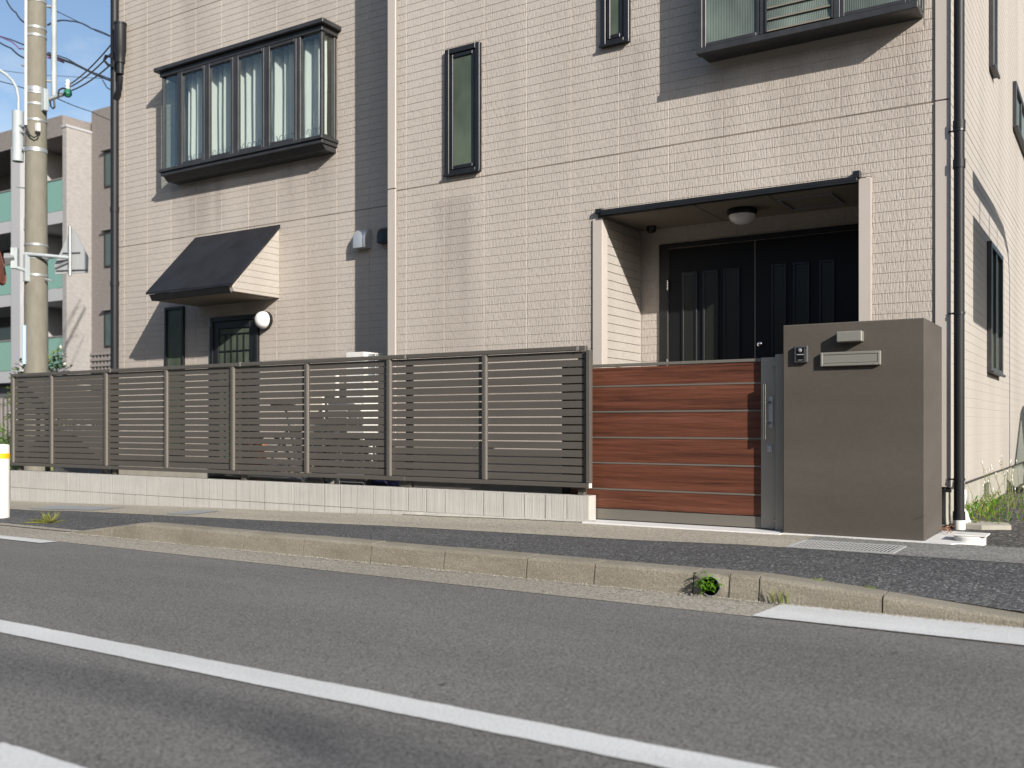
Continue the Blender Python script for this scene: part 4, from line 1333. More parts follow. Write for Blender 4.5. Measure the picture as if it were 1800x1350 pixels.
def bush(name, label, cat, c, rx, ry, rz, n, size, m, base_z, group=None, white=0):
    t = thing(name, label, cat, (c[0], c[1], base_z), group)
    mb = MB(); fl = MB()
    c = Vector(c)
    for k in range(n):
        while True:
            q = Vector((random.uniform(-1, 1), random.uniform(-1, 1), random.uniform(-1, 1)))
            if 0.25 < q.length < 1: break
        wob = 1 + 0.35 * mnoise.noise(q * 2.2 + c)
        pos = c + Vector((q.x * rx, q.y * ry, q.z * rz)) * wob
        d = Vector((random.uniform(-1, 1), random.uniform(-1, 1), random.uniform(-0.4, 0.8))) + q * 0.6
        leaf(mb, pos, d, size * random.uniform(0.7, 1.4), size * random.uniform(0.4, 0.6))
        if white and random.random() < white:
            for j in range(5): leaf(fl, pos + q * 0.08, Vector((random.uniform(-1, 1), random.uniform(-1, 1), random.uniform(0, 1))), size * .8, size * .5, 0.1)
    mb.build('crown', m, t)
    if fl.v: fl.build('blossoms', m_flower, t)
    st_ = MB()
    for k in range(5):
        a = random.uniform(0, 6.3)
        st_.tube([(c.x + 0.05 * math.cos(a), c.y + 0.05 * math.sin(a), base_z), (c.x + rx * .3 * math.cos(a), c.y + ry * .3 * math.sin(a), c.z), (c.x + rx * .6 * math.cos(a), c.y + ry * .6 * math.sin(a), c.z + rz * .5)], [0.02, 0.014, 0.006], 6)
    st_.build('stem', m_stem, t)
    return t


sp_ = atd(90, 640, 19.5)
bush('flowering_shrub', 'green shrub with pale blossoms beside the foot of the utility pole', 'shrub', (sp_.x, sp_.y, 1.35), 0.42, 0.4, 0.85, 900, 0.12, m_leafB, -0.17, white=0.10)
sp_ = atd(38, 640, 19.0)
bush('small_shrub', 'small leafy shrub seen left of the utility pole just above the fence', 'shrub', (sp_.x, sp_.y, 1.25), 0.20, 0.25, 0.75, 380, 0.11, m_leafB, -0.17, white=0.05)
sp_ = atd(2, 765, 20.0)
bush('hedge', 'bright green clipped hedge beyond the left end of the fence', 'hedge', (sp_.x - 0.3, sp_.y, 0.25), 0.7, 0.6, 0.52, 2600, 0.07, m_leafA, -0.25)
sp_ = atd(150, 760, 22)
bush('small_shrub', 'low shrub glimpsed through the slats left of the house', 'shrub', (sp_.x, sp_.y, 0.4), 0.5, 0.5, 0.5, 500, 0.10, m_leafB, -0.2)

# leafy plant growing out of the kerb drain
pl_ = thing('drain_plant', 'bright green leafy weed growing out of the kerb drain mouth', 'weed', (cx, KY - 0.02, -0.13))
mb = MB(); sm_ = MB()
base = Vector((cx - 0.005, KY + 0.01, -0.115))
for k in range(13):
    a = random.uniform(-2.9, 0.0)
    tip = base + Vector((0.050 * math.cos(a) + random.uniform(-.022, .022) - 0.008, -0.02 - 0.05 * abs(math.sin(a)) * random.random(), random.uniform(0.03, 0.105)))
    if k == 0: tip = base + Vector((-0.004, -0.035, 0.12))
    mid = (base + tip) / 2 + Vector((0, -0.012, 0.012))
    sm_.tube([base, mid, tip], [0.0018, 0.0014, 0.0008], 5)
    for j in range(8):
        f = 0.25 + 0.75 * j / 7
        pos = base.lerp(mid, f * 2) if f < .5 else mid.lerp(tip, f * 2 - 1)
        d = Vector((random.uniform(-1, 1), random.uniform(-1.2, 0.2), random.uniform(-0.1, 0.6)))
        leaf(mb, pos, d, random.uniform(0.024, 0.042), random.uniform(0.013, 0.020), 0.35)
mb.build('foliage', m_leafC, pl_); sm_.build('stem', m_stem, pl_)


def grass(name, label, c, n, h, spread, m, lean=0.6, w=0.004, zfun=None):
    mb = MB()
    for k in range(n):
        a, r = random.uniform(0, 6.28), spread * math.sqrt(random.random())
        b = Vector((c[0] + r * math.cos(a), c[1] + r * 0.7 * math.sin(a), c[2]))
        if zfun: b.z = zfun(b.x, b.y)
        hh = h * random.uniform(0.4, 1.1); la = random.uniform(0, 6.28); l = lean * random.random() * hh
        d = Vector((math.cos(la), math.sin(la), 0)); s_ = Vector((-d.y, d.x, 0)) * w * random.uniform(.6, 1.3)
        m1 = b + d * l * .35 + Vector((0, 0, hh * .6)); t = b + d * l + Vector((0, 0, hh * (1 - 0.3 * random.random())))
        n0 = len(mb.v)
        mb.v += [tuple(b - s_), tuple(b + s_), tuple(m1 + s_ * .7), tuple(m1 - s_ * .7), tuple(t)]
        mb.f += [(n0, n0 + 1, n0 + 2, n0 + 3), (n0 + 3, n0 + 2, n0 + 4)]
    return mb.build(name, m, None, label=label, cat='weed')


kz = -0.125
grass('grass_tuft', 'thin straggly weed on the kerb right of the drain plant', (aty(1372, 1062, KY).x, KY - 0.012, kz), 34, 0.11, 0.045, m_dry, 0.7, 0.0016)
mb = MB(); gq = atz(88, 918, -0.12)
for k in range(150):
    a = random.uniform(0, 6.28); el = random.uniform(0.05, 1.25); L = random.uniform(0.05, 0.17)
    if k % 3 == 0: a = math.pi + random.gauss(0, 0.35); el = random.uniform(0.03, 0.25); L = random.uniform(0.10, 0.26)
    b = Vector((gq.x + random.gauss(0, 0.025), gq.y + random.gauss(0, 0.03), -0.126))
    d = Vector((math.cos(a) * math.cos(el), math.sin(a) * math.cos(el), math.sin(el)))
    leaf(mb, b, d, L, random.uniform(0.005, 0.010), 0.12)
mb.build('grass_tuft', m_dry, None, label='yellow-green grass tuft on the pavement edge near the white bollard', cat='weed')
for u, v, lab in ((1452, 1019, 'tiny green tuft behind the kerb right of the thin weed'), (1535, 1032, 'tiny yellow-green tuft by the joint of the sloping kerb'), (1748, 1062, 'low green moss tuft at the right end of the kerb')):
    q = atz(u, v, -0.05)
    grass('moss_tuft', lab, (q.x, YK + 0.01, ktop(q.x) - 0.004), 60, 0.014, 0.04, m_leafB, 1.6, 0.0022)
# weeds at the foot of the side wall
wd = thing('weed_clump', 'tall pale-headed weeds growing along the foot of the bright side wall', 'weeds', (-0.95, 8.4, 0))
mb = MB(); st_ = MB(); fl = MB(); dr = MB()
for k in range(560):
    y = random.uniform(7.75, 10.2); x = XR + 0.03 + abs(random.gauss(0, 0.14)) * (1.2 if y < 9 else .8)
    if random.random() < (y - 7.7) / 3.6: continue
    b = Vector((x, y, 0.0))
    d = Vector((random.uniform(-1, 1), random.uniform(-1, 1), random.uniform(0.5, 2.2)))
    leaf(mb if random.random() < .5 else dr, b + Vector((0, 0, random.uniform(0, 0.12))), d, random.uniform(0.04, 0.11), random.uniform(0.008, 0.02), 0.3)
for k in range(34):
    y = random.uniform(7.8, 10.6); x = XR + 0.05 + random.uniform(0, 0.3)
    hh = random.uniform(0.22, 0.46); lx_ = random.uniform(-0.10, 0.16); ly_ = random.uniform(-0.1, 0.1)
    p0 = Vector((x, y, 0)); p1 = p0 + Vector((lx_ * .5, ly_ * .4, hh * .6)); p2 = p0 + Vector((lx_ * 1.2, ly_, hh))
    st_.tube([p0, p1, p2], [0.0022, 0.0018, 0.0012], 4)
    fl.lathe([(0.002, -0.012), (0.0045, 0.0), (0.002, 0.010)], p2, 'z', 6)
    for j in range(5): leaf(dr, p0.lerp(p2, random.random()), Vector((random.uniform(-1, 1), random.uniform(-1, 1), .8)), 0.035, 0.006)
mb.build('foliage', m_leafC, wd); dr.build('dry_leaves', m_dry, wd, kind='stuff'); st_.build('stalks', m_stem, wd, kind='stuff'); fl.build('seed_heads', m_flower, wd, kind='stuff')
mb = MB()
for k in range(26):
    q = atz(1667 + random.uniform(-7, 6), 935 + random.uniform(-8, 4), 0.015)
    leaf(mb, q + Vector((0, 0, random.uniform(0, .03))), Vector((random.uniform(-1, 1), random.uniform(-1, 1), random.uniform(-.2, .6))), 0.035, 0.02, 0.3)
mb.build('dead_leaves', m_dead, None, label='small heap of reddish dead leaves between pillar and downpipe', cat='dead leaves')
mb = MB()
q = atz(1787, 889, 0.02)
for k in range(3): leaf(mb, q + Vector((k * .02, 0, 0.01)), Vector((1, -0.4 + .3 * k, 0.25)), 0.13, 0.07, 0.1)
mb.build('dry_leaf', M('tan_leaf', (0.55, 0.40, 0.24), 0.8), None, label='large tan dry leaf lying on the dark gravel', cat='dead leaf')
# leaves lying on the road
for (u, v, lab) in ((770, 1205, 'small dark leaf on the road above the middle of the white line'), (1565, 1150, 'small dark fleck of leaf on the road below the sloping kerb'), (1700, 1108, 'dark twig lying on the white gutter paint')):
    q = atz(u, v, ZR + (0.009 if v == 1108 else 0))
    mb = MB(); leaf(mb, q + Vector((0, 0, 0.004)), Vector((0.8, 0.5, 0.12)), 0.042 if v != 1108 else 0.07, 0.016 if v != 1108 else 0.004, 0.0)
    mb.build('fallen_leaf', M('dark_leaf', (0.035, 0.03, 0.028), 0.8), None, label=lab, cat='leaf')
# grit in the gutter along the kerb: too many to count
mb = MB()
for k in range(1500):
    x = random.uniform(-7.4, 1.0); y = KY - 0.004 - abs(random.gauss(0, 0.022)); r = random.uniform(0.0015, 0.0045) * (1.4 if random.random() < .08 else 1)
    z = ZR + 0.003
    n = len(mb.v)
    mb.v += [(x - r, y - r, z), (x + r, y - r, z), (x, y + r, z), (x + random.uniform(-r, r) * .4, y, z + r * 1.4)]
    mb.f += [(n, n + 1, n + 3), (n + 1, n + 2, n + 3), (n + 2, n, n + 3)]
mb.build('gutter_grit', M('grit', (0.33, 0.31, 0.27), 0.9, var=((300,) * 3, 0.3, 1.6)), None, kind='stuff')

# ------------------------------------------------------------------ white bollard
bo = thing('bollard', 'white plastic bollard with a yellow band at the left edge', 'bollard', (0, 0, 0))
bc = aty(-1, 912, 5.16)
bo.location = (bc.x, bc.y, -0.14); WL[bo.name] = Vector((bc.x, bc.y, -0.14))
zt = aty(-1, 781, 5.16).z
rb = 0.088
MB().lathe([(rb, -0.14), (rb, zt - 0.02), (rb * .96, zt - 0.008), (rb * .85, zt), (0.02, zt + 0.002)], (bc.x, bc.y, 0), 'z', 32).build('tube', m_white, bo, smooth=True)
za, zb2 = aty(-1, 806, 5.16).z, aty(-1, 797, 5.16).z
MB().lathe([(rb + 0.001, za), (rb + 0.003, za + 0.002), (rb + 0.003, zb2), (rb + 0.001, zb2 + 0.002)], (bc.x, bc.y, 0), 'z', 32).build('reflective_band', m_yellow, bo, smooth=True)

# ------------------------------------------------------------------ things stored in the yard behind the fence
ZY = 0.02


def at_yard(u, v, Y): return aty(u, v, Y)


cb0, cb1 = aty(608, 640, 7.5), aty(640, 640, 7.5)
cab = thing('storage_cabinet', 'white storage cabinet whose top just shows above the fence by the house corner', 'cabinet', (cb0.x, 7.5, ZY))
zt = aty(625, 619, 7.5).z
MB().box(cb0.x, cb1.x, 7.5, 7.8, 0.62, zt, 0.006).build('cabinet_body', m_white, cab)
for x in (aty(620, 750, 7.5).x, aty(630.5, 750, 7.5).x):
    MB().box(x, x + 0.035, 7.52, 7.55, ZY, 0.62).build('leg', m_white, cab); MB().box(x, x + 0.03, 7.75, 7.78, ZY, 0.62).build('leg', m_white, cab)
MB().box(cb1.x - 0.001, cb1.x + 0.10, 7.56, 7.6, zt - 0.25, zt - 0.02, 0.004).build('side_rack', m_galv, cab)
ch = thing('folding_table', 'cream folding table stood on end behind the slats left of the white cabinet', 'table', (-7.05, 7.3, ZY))
ca_, cb_ = aty(541, 760, 7.25).x, aty(567, 760, 7.25).x
MB().box(ca_, cb_, 7.25, 7.28, 0.36, 1.08, 0.006).build('table_top', m_cream, ch)
for dx in (0.02, cb_ - ca_ - 0.05): MB().box(ca_ + dx, ca_ + dx + 0.03, 7.2805, 7.31, ZY, 1.0, 0.004).build('leg', m_cream, ch)
pw = aty(586, 760, 7.35).x
MB().tube([(pw, 7.4, ZY), (pw, 7.4, 1.28)], 0.026, 14).build('white_pipe', m_white, None, True, 'upright white pipe standing behind the slats beside the cream chair', 'pipe')
bx_ = aty(575, 700, 7.7)
bk = thing('bicycle', 'silver bicycle parked behind the slat fence near the house step', 'bicycle', (bx_.x, 7.15, ZY))


def wheel(x, y):
    w_ = MB()
    pts_ = [(x + 0.30 * math.cos(t), y, ZY + 0.32 + 0.30 * math.sin(t)) for t in frange(0, 2 * math.pi, 28)]
    w_.tube(pts_, 0.016, 8, cap=False)
    o = w_.build('wheel', m_rub, bk)
    sp = MB()
    for k in range(12):
        t = 6.283 * k / 12
        sp.tube([(x, y, ZY + 0.32), (x + 0.28 * math.cos(t), y, ZY + 0.32 + 0.28 * math.sin(t))], 0.0022, 4)
    sp.build('spokes', m_alu, o)


wx = bx_.x - 0.30
wheel(wx, 7.15); wheel(wx + 1.05, 7.15)
fr = MB()
A, Bq, Cq, Dq, Eq = [Vector((wx + a, 7.15, ZY + z)) for a, z in ((0, 0.32), (0.42, 0.30), (0.30, 0.72), (0.86, 0.74), (1.05, 0.32))]
for a, b in ((A, Bq), (A, Cq), (Bq, Cq), (Bq, Dq), (Cq + Vector((0.03, 0, -.06)), Dq), (Dq, Eq)): fr.tube([a, b], 0.016, 8)
fr.tube([Dq, Dq + Vector((-0.05, 0, 0.22))], 0.013, 8).tube([Cq, Cq + Vector((-0.05, 0, 0.16))], 0.013, 8)
fr.build('bike_frame', m_alu, bk)
hb = Dq + Vector((-0.05, 0, 0.22))
MB().tube([hb + Vector((-0.16, -0.26, 0.02)), hb + Vector((-.04, -0.2, 0.03)), hb, hb + Vector((-.04, 0.2, 0.03)), hb + Vector((-0.16, 0.26, 0.02))], 0.012, 8).build('handlebar', m_alu, bk, True)
sd = Cq + Vector((-0.05, 0, 0.17))
MB().prism([(sd.x - 0.14, 7.07), (sd.x + 0.12, 7.135), (sd.x + 0.12, 7.165), (sd.x - 0.14, 7.23)], 'z', sd.z, sd.z + 0.05).build('saddle', m_black, bk)
MB().box(wx + 0.92, wx + 1.2, 7.03, 7.27, ZY + 0.72, ZY + 0.94, 0.02).build('basket', m_white, bk)
tx = aty(452, 690, 7.7)
pt = thing('flower_pots', 'stack of terracotta pots beside the back door behind the fence', 'pots', (tx.x, 7.7, ZY))
for k in range(3):
    MB().lathe([(0.07, ZY + k * 0.16), (0.10, ZY + k * 0.16 + 0.17), (0.11, ZY + k * 0.16 + 0.172), (0.11, ZY + k * 0.16 + 0.20)], (tx.x, 7.7, 0.0), 'z', 20).build('pot', m_terra, pt, smooth=True)
lx0 = aty(400, 860, 6.95).x
ld = thing('folded_ladder', 'bare aluminium ladder lying on the yard just behind the block wall', 'ladder', (lx0, 6.95, ZY))
MB().tube([(lx0, 6.93, 0.24), (lx0 + 1.1, 6.93, 0.21)], 0.03, 8).build('rail', m_alu, ld); MB().tube([(lx0, 7.2, 0.24), (lx0 + 1.1, 7.2, 0.21)], 0.03, 8).build('rail', m_alu, ld)
for k in range(4): MB().tube([(lx0 + 0.1 + .27 * k, 6.95, 0.235 - .007 * k), (lx0 + 0.1 + .27 * k, 7.19, 0.235 - .007 * k)], 0.018, 6).build('rung', m_alu, ld)
gx = aty(612, 850, 6.95)
tb = thing('storage_tub', 'grey plastic tub showing in the gap under the fence', 'tub', (gx.x, 6.95, ZY))
MB().prism([(gx.x, ZY), (gx.x + 0.26, ZY), (gx.x + 0.28, 0.27), (gx.x - 0.02, 0.27)], 'y', 6.85, 7.1).build('tub_body', m_greybox, tb)
MB().box(gx.x - 0.03, gx.x + 0.29, 6.84, 7.11, 0.2705, 0.30, 0.006).build('tub_lid', m_greybox, tb)
gx2 = gx.x + 0.31
MB().box(gx2, gx2 + 0.2, 6.9, 7.1, ZY, 0.30, 0.02).build('navy_crate', m_navy, None, label='small navy crate showing under the fence beside the grey tub', cat='crate')

# ------------------------------------------------------------------ utility pole and what hangs on it
D = 16.0
pb, ptp = atd(63.5, 640, D), atd(65.5, 20, D)
pole = thing('utility_pole', 'tall round concrete utility pole with metal bands left of the house', 'utility pole', (pb.x, pb.y, -0.25))
MB().tube([(pb.x, pb.y, -0.25), (pb.x, pb.y, 3), (pb.x, pb.y, 10.5)], [0.195, 0.178, 0.135], 32).build('shaft', m_pole, pole, smooth=True)


def prad(z): return 0.178 - 0.043 * (z - 3) / 7.5 if z > 3 else 0.178 + 0.017 * (3 - z) / 3.25


for v in (3, 52, 66, 160, 166, 186, 214, 266, 432, 455, 485):
    z = atd(63, v, D).z; h_ = 0.018 if v not in (160, 3, 266) else 0.032
    MB().tube([(pb.x, pb.y, z - h_), (pb.x, pb.y, z + h_)], prad(z) + 0.008, 32).build('band', m_galv, pole, smooth=True)
q = Vector((RX, RY, 0)); fw = Vector((FX, FY, 0))
cpos = Vector((pb.x, pb.y, 0)) - fw * 0.16 - q * 0.09
MB().tube([cpos + Vector((0, 0, atd(50, 225, D).z)), cpos + Vector((0.01, 0, 10.2))], 0.022, 10).build('conduit', m_white, pole, smooth=True)
gpos = atd(95, 100, D + 0.1)
MB().tube([(gpos.x, gpos.y, atd(95, 166, D).z), (gpos.x, gpos.y, 10.5)], 0.045, 12).build('side_conduit', m_lampcase, pole, smooth=True)
for v in (8, 140):
    z = atd(95, v, D).z
    MB().tube([(pb.x, pb.y, z), (gpos.x, gpos.y, z)], 0.02, 8).build('standoff', m_galv, pole)
jb = atd(66.5, 224, D - 0.2)
MB().box(jb.x - 0.04, jb.x + 0.04, jb.y - 0.03, jb.y + 0.03, jb.z - 0.07, jb.z + 0.07, 0.01).build('junction_box', m_white, pole)
loop = [atd(u, v, D - 0.22) for u, v in ((68, 232), (66, 238), (60, 242), (53, 238), (48, 228), (46, 222))]
MB().tube(loop, 0.012, 6).build('cable_loop', m_cable, pole)
MB().tube([atd(38, 114, D), atd(50, 118, D)], 0.02, 6).tube([atd(30, 328, D), atd(46, 331, D)], 0.015, 6).tube([atd(92, 494, D - .1), atd(80, 490, D - .1)], 0.015, 6).build('step_bolt', m_galv, pole)
bpz = atd(44, 600, D - 0.19)
MB().tube([atd(42.5, 640, D - 0.17), atd(42.5, 572, D - 0.17)], 0.033, 10).build('marker_strip', m_bluetape, pole)
# bracket arm with insulator
arm0, arm1 = atd(78, 178, D - .1), atd(120, 162, D + 0.2)
br = MB(); br.tube([arm0, arm1], 0.035, 4)
brk = br.build('bracket_arm', m_galv, pole)
MB().box(arm0.x - 0.05, arm0.x + 0.05, arm0.y - 0.03, arm0.y + 0.05, arm0.z - 0.16, arm0.z + 0.2, 0.01).build('bracket_plate', m_lampcase, brk)
i0 = atd(119, 150, D + 0.2)
MB().lathe([(0.02, -0.1), (0.045, -0.06), (0.03, -0.03), (0.045, 0), (0.03, 0.03), (0.04, 0.06), (0.015, 0.1)], i0, 'z', 14).build('insulator', m_porc, brk, smooth=True)
i1 = atd(119, 163, D + 0.15)
MB().lathe([(0.04, -0.07), (0.07, -0.03), (0.06, 0.03), (0.03, 0.06)], i1, 'z', 14).build('insulator_cover', m_green, brk, smooth=True)
MB().tube([atd(u, v, D) for u, v in ((88, 176), (89, 186), (93, 191), (96, 188), (95, 176))], 0.016, 6).build('jumper_wire', m_cable, brk)
MB().tube([atd(u, v, D) for u, v in ((102, 165), (104, 158), (110, 155), (116, 156))], 0.016, 6).build('jumper_wire', m_cable, brk)

sl_ = thing('street_lamp', 'pale cylindrical street lamp case with a curved arm on the left of the pole', 'street lamp', atd(32, 240, D))
MB().tube([atd(31.5, 284, D), atd(31.5, 196, D)], 0.088, 20).build('lamp_case', m_lampcase, sl_, smooth=True)
MB().tube([atd(32.5, 196, D), atd(32.5, 172, D), atd(29, 154, D), atd(22, 142, D), atd(11, 131, D), atd(-6, 120, D)], 0.024, 10).build('arm', m_lampcase, sl_, smooth=True)
MB().tube([atd(33, 221, D - .05), atd(48, 222, D - .05)], 0.025, 8).tube([atd(33, 232, D - .05), atd(48, 233, D - .05)], 0.018, 8).tube([atd(40, 262, D - .05), atd(48, 264, D - .05)], 0.035, 8).build('clamp', m_galv, sl_)
mr = thing('convex_mirror', 'roadside convex mirror with an orange rim seen edge-on at the left edge', 'mirror', atd(0, 470, D))
cm_ = atd(-9, 456, D - 0.3)
nrm = (q * -0.95 - fw * 0.22 - Vector((0, 0, 0.24))).normalized()
tq = nrm.to_track_quat('Z', 'Y')
mbm = MB(); N = 28
mpts = []
for r, h in ((0.0, 0.10), (0.2, 0.085), (0.33, 0.05), (0.40, 0.0)):
    for k in range(N):
        t = 6.2832 * k / N
        mpts.append(cm_ + tq @ Vector((r * math.cos(t), r * math.sin(t), h)))
mbm.v = [tuple(p_) for p_ in mpts]
for i in range(3):
    for k in range(N): mbm.f.append((i * N + k, i * N + (k + 1) % N, (i + 1) * N + (k + 1) % N, (i + 1) * N + k))
mbm.build('mirror_face', m_steel, mr, smooth=True)
rim_ = [cm_ + tq @ Vector((0.40 * math.cos(t), 0.40 * math.sin(t), 0)) for t in frange(0, 6.2832, 30)]
MB().tube(rim_, 0.03, 8, cap=False).build('rim', m_orange, mr, smooth=True)
bkm = MB()
for i, (r, h) in enumerate(((0.40, -0.01), (0.25, -0.05), (0.02, -0.06))):
    for k in range(N):
        t = 6.2832 * k / N
        bkm.v.append(tuple(cm_ + tq @ Vector((r * math.cos(t), r * math.sin(t), h))))
for i in range(2):
    for k in range(N): bkm.f.append((i * N + k, i * N + (k + 1) % N, (i + 1) * N + (k + 1) % N, (i + 1) * N + k))
bkm.build('mirror_back', m_orange, mr, smooth=True)
MB().tube([atd(8, 455, D - .25), atd(26, 454, D - .2)], 0.09, 4).build('bracket', m_galv, mr)
a_ = atd(47, 470, D - .18)
MB().box(a_.x - 0.05, a_.x + 0.04, a_.y - 0.04, a_.y + 0.04, atd(47, 498, D).z, atd(47, 450, D).z, 0.01).build('clamp_plate', m_lampcase, mr)
MB().tube([atd(26, 436, D - .2), atd(26, 472, D - .2)], 0.07, 4).tube([atd(28, 470, D - .2), atd(47, 476, D - .2)], 0.03, 8).build('clamp_arm', m_lampcase, mr)
sg = thing('road_sign', 'back of a triangular grey road sign mounted right of the utility pole', 'road sign', atd(126, 450, D))
tri = [(127, 405), (96, 471), (97, 481), (154, 479), (155, 455)]
tri = [(124, 403), (131, 403), (155, 452), (154, 479), (97, 482), (96, 466)]
P1 = [atd(u, v, D) for u, v in tri]; P2 = [atd(u, v, D) + fw * 0.02 for u, v in tri]
mb = MB(); n = len(tri)
mb.v = [tuple(p_) for p_ in P1 + P2]
mb.f = [tuple(range(n)), tuple(n + i for i in reversed(range(n)))] + [(i, n + i, n + (i + 1) % n, (i + 1) % n) for i in range(n)]
mb.build('sign_plate', m_signback, sg)
MB().tube([atd(123, 485, D - .08), atd(123, 398, D - .08)], 0.028, 10).build('sign_pipe', m_galv, sg, smooth=True)
MB().tube([atd(110, 444, D - .03), atd(141, 443, D - .03)], 0.01, 6).tube([atd(98, 475, D - .03), atd(154, 473, D - .03)], 0.01, 6).tube([atd(97, 470, D - .03), atd(122, 459, D - .03)], 0.022, 6).build('sign_brace', m_galv, sg)
MB().tube([atd(44, 446, D - .2), atd(80, 449, D - .2), atd(121, 453, D - .08)], 0.028, 8).build('mount_arm', m_lampcase, sg)


def cable(label, pts, r, m=None, sag=0.0, group='overhead wires'):
    P_ = []; r = r * 0.55 if r < 0.05 else r; sag *= 0.5
    for a, b in zip(pts, pts[1:]):
        for i in range(12):
            t = i / 12
            p_ = Vector(a).lerp(Vector(b), t); p_.z -= sag * 4 * t * (1 - t)
            P_.append(p_)
    P_.append(Vector(pts[-1]))
    return MB().tube(P_, r, 6).build('overhead_cable', m or m_cable, None, True, label, 'cable', group)


FD = 27
cable('thick black cable drooping to the pole from the top left corner', [atd(8, -8, D + 4), atd(28, 22, D + 2), atd(50, 40, D + .3)], 0.028, sag=0.12)
cable('looping black cable from the pole to the upper house corner', [atd(84, 44, D + .3), atd(122, 37, D + 3), atd(160, 50, D + 5), atd(212, 75, D + 8)], 0.028, sag=-0.08)
cable('thin black wire above the looping cable right of the pole', [atd(84, 12, D + .3), atd(125, 32, D + 3), atd(170, 55, D + 5), atd(212, 72, D + 8)], 0.014)
cable('black bundle coming in from the left edge to the pole, upper strand', [atd(-20, 58, D + 4), atd(20, 70, D + 2), atd(50, 82, D + .3)], 0.024)
cable('magenta strand of the cable bundle left of the pole', [atd(-20, 62, D + 4), atd(12, 70, D + 2), atd(34, 86, D + 1), atd(50, 92, D + .3)], 0.018, m_cablep, sag=-0.05)
cable('black bundle sagging below the magenta strand left of the pole', [atd(-20, 60, D + 4), atd(20, 85, D + 2), atd(48, 104, D + .3)], 0.028, sag=0.06)
cable('thick black cable bundle running right from the pole below the loop', [atd(84, 96, D + .3), atd(130, 112, D + 3), atd(170, 132, D + 6), atd(215, 150, D + 9)], 0.045)
cable('thin wire riding above the thick bundle right of the pole', [atd(84, 92, D + .3), atd(118, 103, D + 3), atd(150, 122, D + 5), atd(215, 146, D + 9)], 0.02)
cable('magenta strand of the bundle just right of the pole', [atd(84, 101, D + .2), atd(98, 104, D + .8), atd(112, 110, D + 2)], 0.028, m_cablep)
cable('slack black tail hanging from the bundle near the house corner', [atd(180, 140, D + 7), atd(188, 154, D + 7.5), atd(205, 164, D + 8)], 0.024)
cable('fine wire crossing behind the pole at mid height', [atd(-20, 121, D + 6), atd(60, 131, D + 6), atd(215, 140, D + 9)], 0.011)
cable('fine wire from the left edge to the pole by the lamp arm', [atd(-20, 138, D + 2), atd(20, 148, D + 1), atd(48, 157, D + .1)], 0.016)
cable('single sagging wire from the bracket arm to the lower right', [atd(98, 172, D + .3), atd(160, 196, D + 5), atd(212, 218, D + 9)], 0.016, sag=0.03)
hp = aty(203, 100, 8.02)
for k, (v0, v1, lab) in enumerate(((148, 72, 'top service wire from the insulator up to the house'), (153, 88, 'middle service wire from the insulator up to the house'), (160, 108, 'bottom service wire from the insulator up to the house'))):
    cable(lab, [atd(123, v0, D + .2), Vector((hp.x, 8.0, aty(200, v1, 8.0).z))], 0.02, sag=0.10)
MB().tube([aty(u, v, 7.95) for u, v in ((196, 100), (186, 98), (183, 106), (190, 114), (199, 116))], 0.018, 6).build('wire_loop', m_cable, None, True, 'small black wire loop at the house corner beside the collector', 'cable', 'overhead wires')
# unseen cables added overhead, shaped to throw the soft shadow on the road
def above_road(u, v, k):
    return atz(u, v, ZR) + SUNV * k


A0, A1, A2, A3 = above_road(0, 1168, 24), above_road(250, 1213, 24), above_road(480, 1266, 24), above_road(760, 1345, 24)
cable('unseen thick cable added high behind the camera to shade the road', [A0 - (A1 - A0) * 12, A0, A1, A2, A3, A3 + (A3 - A2) * 12], 0.048)
B0, B1 = above_road(470, 1262, 24), above_road(575, 1350, 24)
cable('unseen branch cable added behind the camera to shade the road', [B0, B1, B1 + (B1 - B0) * 14], 0.048)

# ------------------------------------------------------------------ apartment block behind
YB_, YT = 21.0, 20.04
TXR = -30.915
apt = thing('apartment_block', 'pale tiled apartment block with green glass balconies behind the utility pole', 'apartment building', (-38, 24, -0.2))
mb = MB(); mb.box(TXR, -22, YB_, 30, -0.3, 11.85)
wl1 = mb.build('end_wall', m_aptd, apt)
mb = MB(); txl = aty(110, 300, YT).x
mb.box(txl, TXR, YT, YB_ + 3, -0.3, 11.05).build('stair_tower', m_apt, apt)
MB().box(txl - 0.02, TXR + 0.03, YT - 0.03, YB_ - 0.001, 11.05, 11.13).build('tower_coping', m_apt2, apt)
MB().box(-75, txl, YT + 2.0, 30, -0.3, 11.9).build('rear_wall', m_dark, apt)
MB().box(-75, txl - 0.001, YT + 0.0, YT + 2.0, 10.80, 11.50).build('parapet', m_aptd, apt)
MB().box(-75, -22, YB_ + 1, 30, 11.86, 12.0).build('roof_coping', m_apt2, apt)
